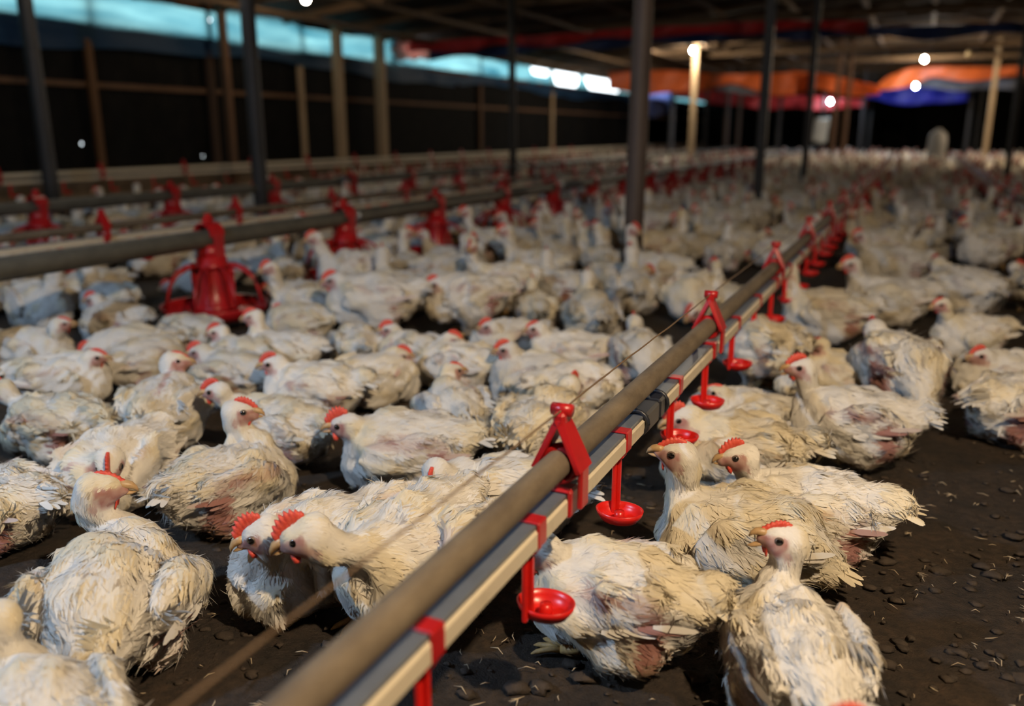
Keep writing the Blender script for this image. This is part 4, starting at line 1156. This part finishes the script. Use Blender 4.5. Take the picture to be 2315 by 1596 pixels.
C_(1339, 767, 95, 0.94, 1328, 625, 90, 0, 'cream chicken seen from behind with narrow white neck, before the thick pole', cream=.55, pink=.1, lod=1, comb=.3)
# ------------------------------------------------------------------ the flock behind
rngc = np.random.default_rng(11)
PROTO = []
PSPEC = [  # head position, face angle, stand, cream, pink
    ((.165, .00, .26), 0, 0, .3, .3), ((.15, .03, .28), 40, 0, .5, .3), ((.15, -.03, .25), -50, 0, .35, .6), ((.18, .0, .16), 0, 0, .6, .2),
    ((.16, .0, .31), 0, .06, .3, .5), ((.155, .02, .33), 70, .06, .5, .4), ((.13, .0, .29), 160, 0, .3, .2), ((.20, .02, .07), 10, .03, .45, .5),
    ((.16, -.02, .27), -90, 0, .6, .3), ((.15, .0, .245), 15, 0, .25, .1)]
for k, (hp, fa, st, cr, pk) in enumerate(PSPEC):
    b = Bird(hp, (cos(radians(fa)), sin(radians(fa)), -.1), st, cr, pk, .3, 500 + k)
    o = bpy.data.objects.new('chicken', b.body_mesh('chicken', .010, 700, 0)); o.data.materials.append(M['feather'])
    b.parts(o, 2)
    if st > .03: b.legs(o, st)
    ch = list(o.children)
    PROTO.append((o, ch))
for (o, ch) in PROTO:   # kept unlinked from the scene; only copies are placed
    for c in ch: COL.objects.unlink(c)

def free(x, y, r):
    for (a, b, q) in occupied:
        if (a - x) ** 2 + (b - y) ** 2 < (q + r) ** 2 * .8: return False
    for (a, b) in feeders:
        if (a - x) ** 2 + (b - y) ** 2 < (.205 + r * .85) ** 2: return False
    for (a, b) in post_xy:
        if (a - x) ** 2 + (b - y) ** 2 < (.06 + r * .8) ** 2: return False
    return True
def in_empty(u, v, x, y):
    """stretches of bare litter in the photograph"""
    if v > 745 and u < 1500: return True
    if 360 < u < 620 and 672 < v < 775: return True
    if x < -6.1 and y < 9.5: return True
    if u >= 1500 and v > 620: return True
    return False
grid = {}
PIPES = ((-.38, .155), (-3.36, .155), (.66, .155), (FX, .12), (-4.42, .12))
def fits(cs, r):
    for (x, y) in cs:
        cx, cy = int(x // .4), int(y // .4)
        for i in range(cx - 1, cx + 2):
            for j in range(cy - 1, cy + 2):
                for (a, b) in grid.get((i, j), ()):
                    if (a - x) ** 2 + (b - y) ** 2 < r * r: return False
    return True
spots = []
for _ in range(150000):
    y = 2.0 + 24.0 * rngc.random() ** 1.25; x = XL + .35 + (8.9 + abs(XL)) * rngc.random()
    if x > 6.8: continue
    u, v, dep = project((x, y, 0))
    if dep < .5 or u < -120 or u > 2440 or v > 1500: continue
    if in_empty(u, v, x, y): continue
    a = radians(175 + 25 * rngc.normal()) + YAW if rngc.random() < .45 else rngc.uniform(0, 2 * pi)
    ca, sa = cos(a), sin(a)
    cs = [(x + q * ca, y + q * sa) for q in (.085, -.09)]
    if any(abs(p[0] - q) < (w if y < 4.5 else .105) for p in cs for (q, w) in PIPES): continue
    if not fits(cs, .198 if y < 9 else .205): continue
    if y < 7.5 and not (free(*cs[0], .10) and free(*cs[1], .10)): continue
    if y >= 7.5 and (any((p[0] - q[0]) ** 2 + (p[1] - q[1]) ** 2 < .028 for p in cs for q in post_xy) or any((p[0] - q[0]) ** 2 + (p[1] - q[1]) ** 2 < .085 for p in cs for q in feeders)): continue
    for p in cs: grid.setdefault((int(p[0] // .4), int(p[1] // .4)), []).append(p)
    spots.append((dep, x, y, u, v, a))
spots.sort()
NEARN = 300 - len([o for o in COL.objects if o.get('category') == 'chicken'])
def side(x):
    if x > -.38: return 'right of the drinker line'
    if x > FX: return 'between drinker line and feed pipe'
    if x > -3.36: return 'behind the feed pipe'
    if x > -4.42: return 'behind the dark drinker line'
    return 'near the low brown wall'
def facing(a):
    d = (degrees(a) - degrees(YAW)) % 360
    return ('facing right', 'facing away', 'facing left', 'facing the camera')[int(((d + 45) % 360) // 90)]
NUM = ['', 'second ', 'third ', 'fourth ', 'fifth ', 'sixth ', 'seventh ', 'eighth ', 'ninth ', 'tenth ', 'eleventh ', 'twelfth ']
seen = {}
k = 0
far_spots = []
for (dep, x, y, u, v, a) in spots:
    if k >= NEARN or not (-60 < u < 2380):
        far_spots.append((x, y, dep, a)); continue
    i = int(rngc.integers(len(PROTO)))
    src, ch = PROTO[i]
    o = src.copy(); COL.objects.link(o)
    o.location = (x, y, 0); o.rotation_euler = (0, 0, a); sc = rngc.uniform(.86, 1.0); o.scale = (sc,) * 3
    for c in ch:
        q = c.copy(); COL.objects.link(q); q.parent = o
    fi = int(np.clip(round((y - FY0) / FS), 0, 13))
    ps = 'standing' if PSPEC[i][2] > .03 else ('head-down' if PSPEC[i][0][2] < .2 else 'sitting')
    key = (ps, facing(a), fi, side(x)); n = seen.get(key, 0); seen[key] = n + 1
    lab = '%s%s chicken %s by the %s feeder, %s' % (NUM[min(n, 11)], ps, facing(a), ORD[fi], side(x))
    o['label'] = lab[0].lower() + lab[1:]; o['category'] = 'chicken'; o['group'] = 'white broiler chickens'
    k += 1
# the hundreds beyond: one mass of small simple birds
LOW = []
for kk, (hp, fa, st, cr, pk) in enumerate(PSPEC):
    b = Bird(hp, (cos(radians(fa)), sin(radians(fa)), -.1), st, cr, pk, .3, 700 + kk)
    lo = np.array([-.24, -.16, -.02]); h = .021
    lo = np.minimum(lo, b.hp - .06); hi = np.maximum([.19, .16, .26 + st], b.hp + .06)
    dim = np.ceil((hi - lo) / h).astype(int) + 1
    ax = [lo[i] + h * np.arange(dim[i]) for i in range(3)]
    G = np.stack(np.meshgrid(*ax, indexing='ij'), -1).reshape(-1, 3)
    V, Q = surface_nets(b.sdf(G, .8).reshape(dim), lo, h)
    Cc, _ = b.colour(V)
    r = V - b.hp; hd = np.clip((r @ b.hd) / .01 + .3, 0, 1) * np.clip((.055 - np.linalg.norm(r, axis=1)) / .01, 0, 1)
    Cc = Cc * (1 - hd[:, None]) + hd[:, None] * np.array([.52, .16, .12])
    LOW.append((V, Q, Cc))
VV, QQ, CC = [], [], []; off = 0
for (x, y, dep, a) in far_spots:
    V, Q, Cc = LOW[int(rngc.integers(len(LOW)))]
    sc = rngc.uniform(.88, 1.04); R = np.array([[cos(a), sin(a), 0], [-sin(a), cos(a), 0], [0, 0, 1]])
    VV.append(V @ R * sc + np.array([x, y, 0])); QQ.append(Q + off); CC.append(Cc * rngc.uniform(.8, 1.02)); off += len(V)
o = link('distant_flock', np_mesh('distant_flock', np.concatenate(VV), np.concatenate(QQ), np.concatenate(CC)), M['feather'])
tag(o, 'dense mass of distant white chickens filling the back of the shed', 'flock', kind='stuff')
print('CROWD near', k, 'far', len(far_spots), 'polys', sum(len(q) for q in QQ))

# ------------------------------------------------------------------ litter scraps on the bare floor
rl = np.random.default_rng(5)
mb = MB()
def scatter(n, u0, u1, v0, v1):
    for _ in range(n):
        yield ground(rl.uniform(u0, u1), rl.uniform(v0, v1))
for p in list(scatter(420, 1500, 2400, 900, 1650)) + list(scatter(260, 300, 1500, 1000, 1650)):
    s = min(.016, rl.gamma(1.6, .0026) + .002)
    vs = []; n = 7
    for (rz_, zz) in ((.55, -.25), (1.0, .05), (.8, .42), (.35, .6)):
        for q in range(n):
            a = 2 * pi * q / n; r = s * rz_ * rl.uniform(.55, 1.35)
            vs.append((p[0] + r * cos(a) * 1.25, p[1] + r * sin(a), max(0, zz * s) - .002))
    fs = [(r * n + q, r * n + (q + 1) % n, (r + 1) * n + (q + 1) % n, (r + 1) * n + q) for r in range(3) for q in range(n)] + [tuple(3 * n + q for q in range(n))]
    mb.add(vs, fs)
tag(mb.build('litter_clods', M['clod']), 'dark crumbs of caked litter scattered over the bare floor', 'litter', kind='stuff')
mb = MB()
for p in list(scatter(200, 1600, 2400, 950, 1650)) + list(scatter(150, 300, 1600, 1100, 1650)):
    a = rl.uniform(0, 2 * pi); L = rl.uniform(.006, .026); z = .005
    pts = [(p[0] + L * t * cos(a + .5 * t), p[1] + L * t * sin(a + .5 * t), z + .004 * sin(3 * t) * rl.random()) for t in (0, .5, 1)]
    mb.tube(pts, [.0005, .0009, .0003], 5)
    if rl.random() < .14:   # a small feather: quill with splayed barbs
        for q in range(9):
            b = a + rl.normal(0, .45); l2 = rl.uniform(.006, .016)
            mb.tube([pts[1], (pts[1][0] + l2 * cos(b), pts[1][1] + l2 * sin(b), z + rl.uniform(0, .006))], [.0006, .0002], 4)
tag(mb.build('straw_scraps', M['straw']), 'pale straw bits and moulted feather scraps on the dark litter', 'litter', kind='stuff')
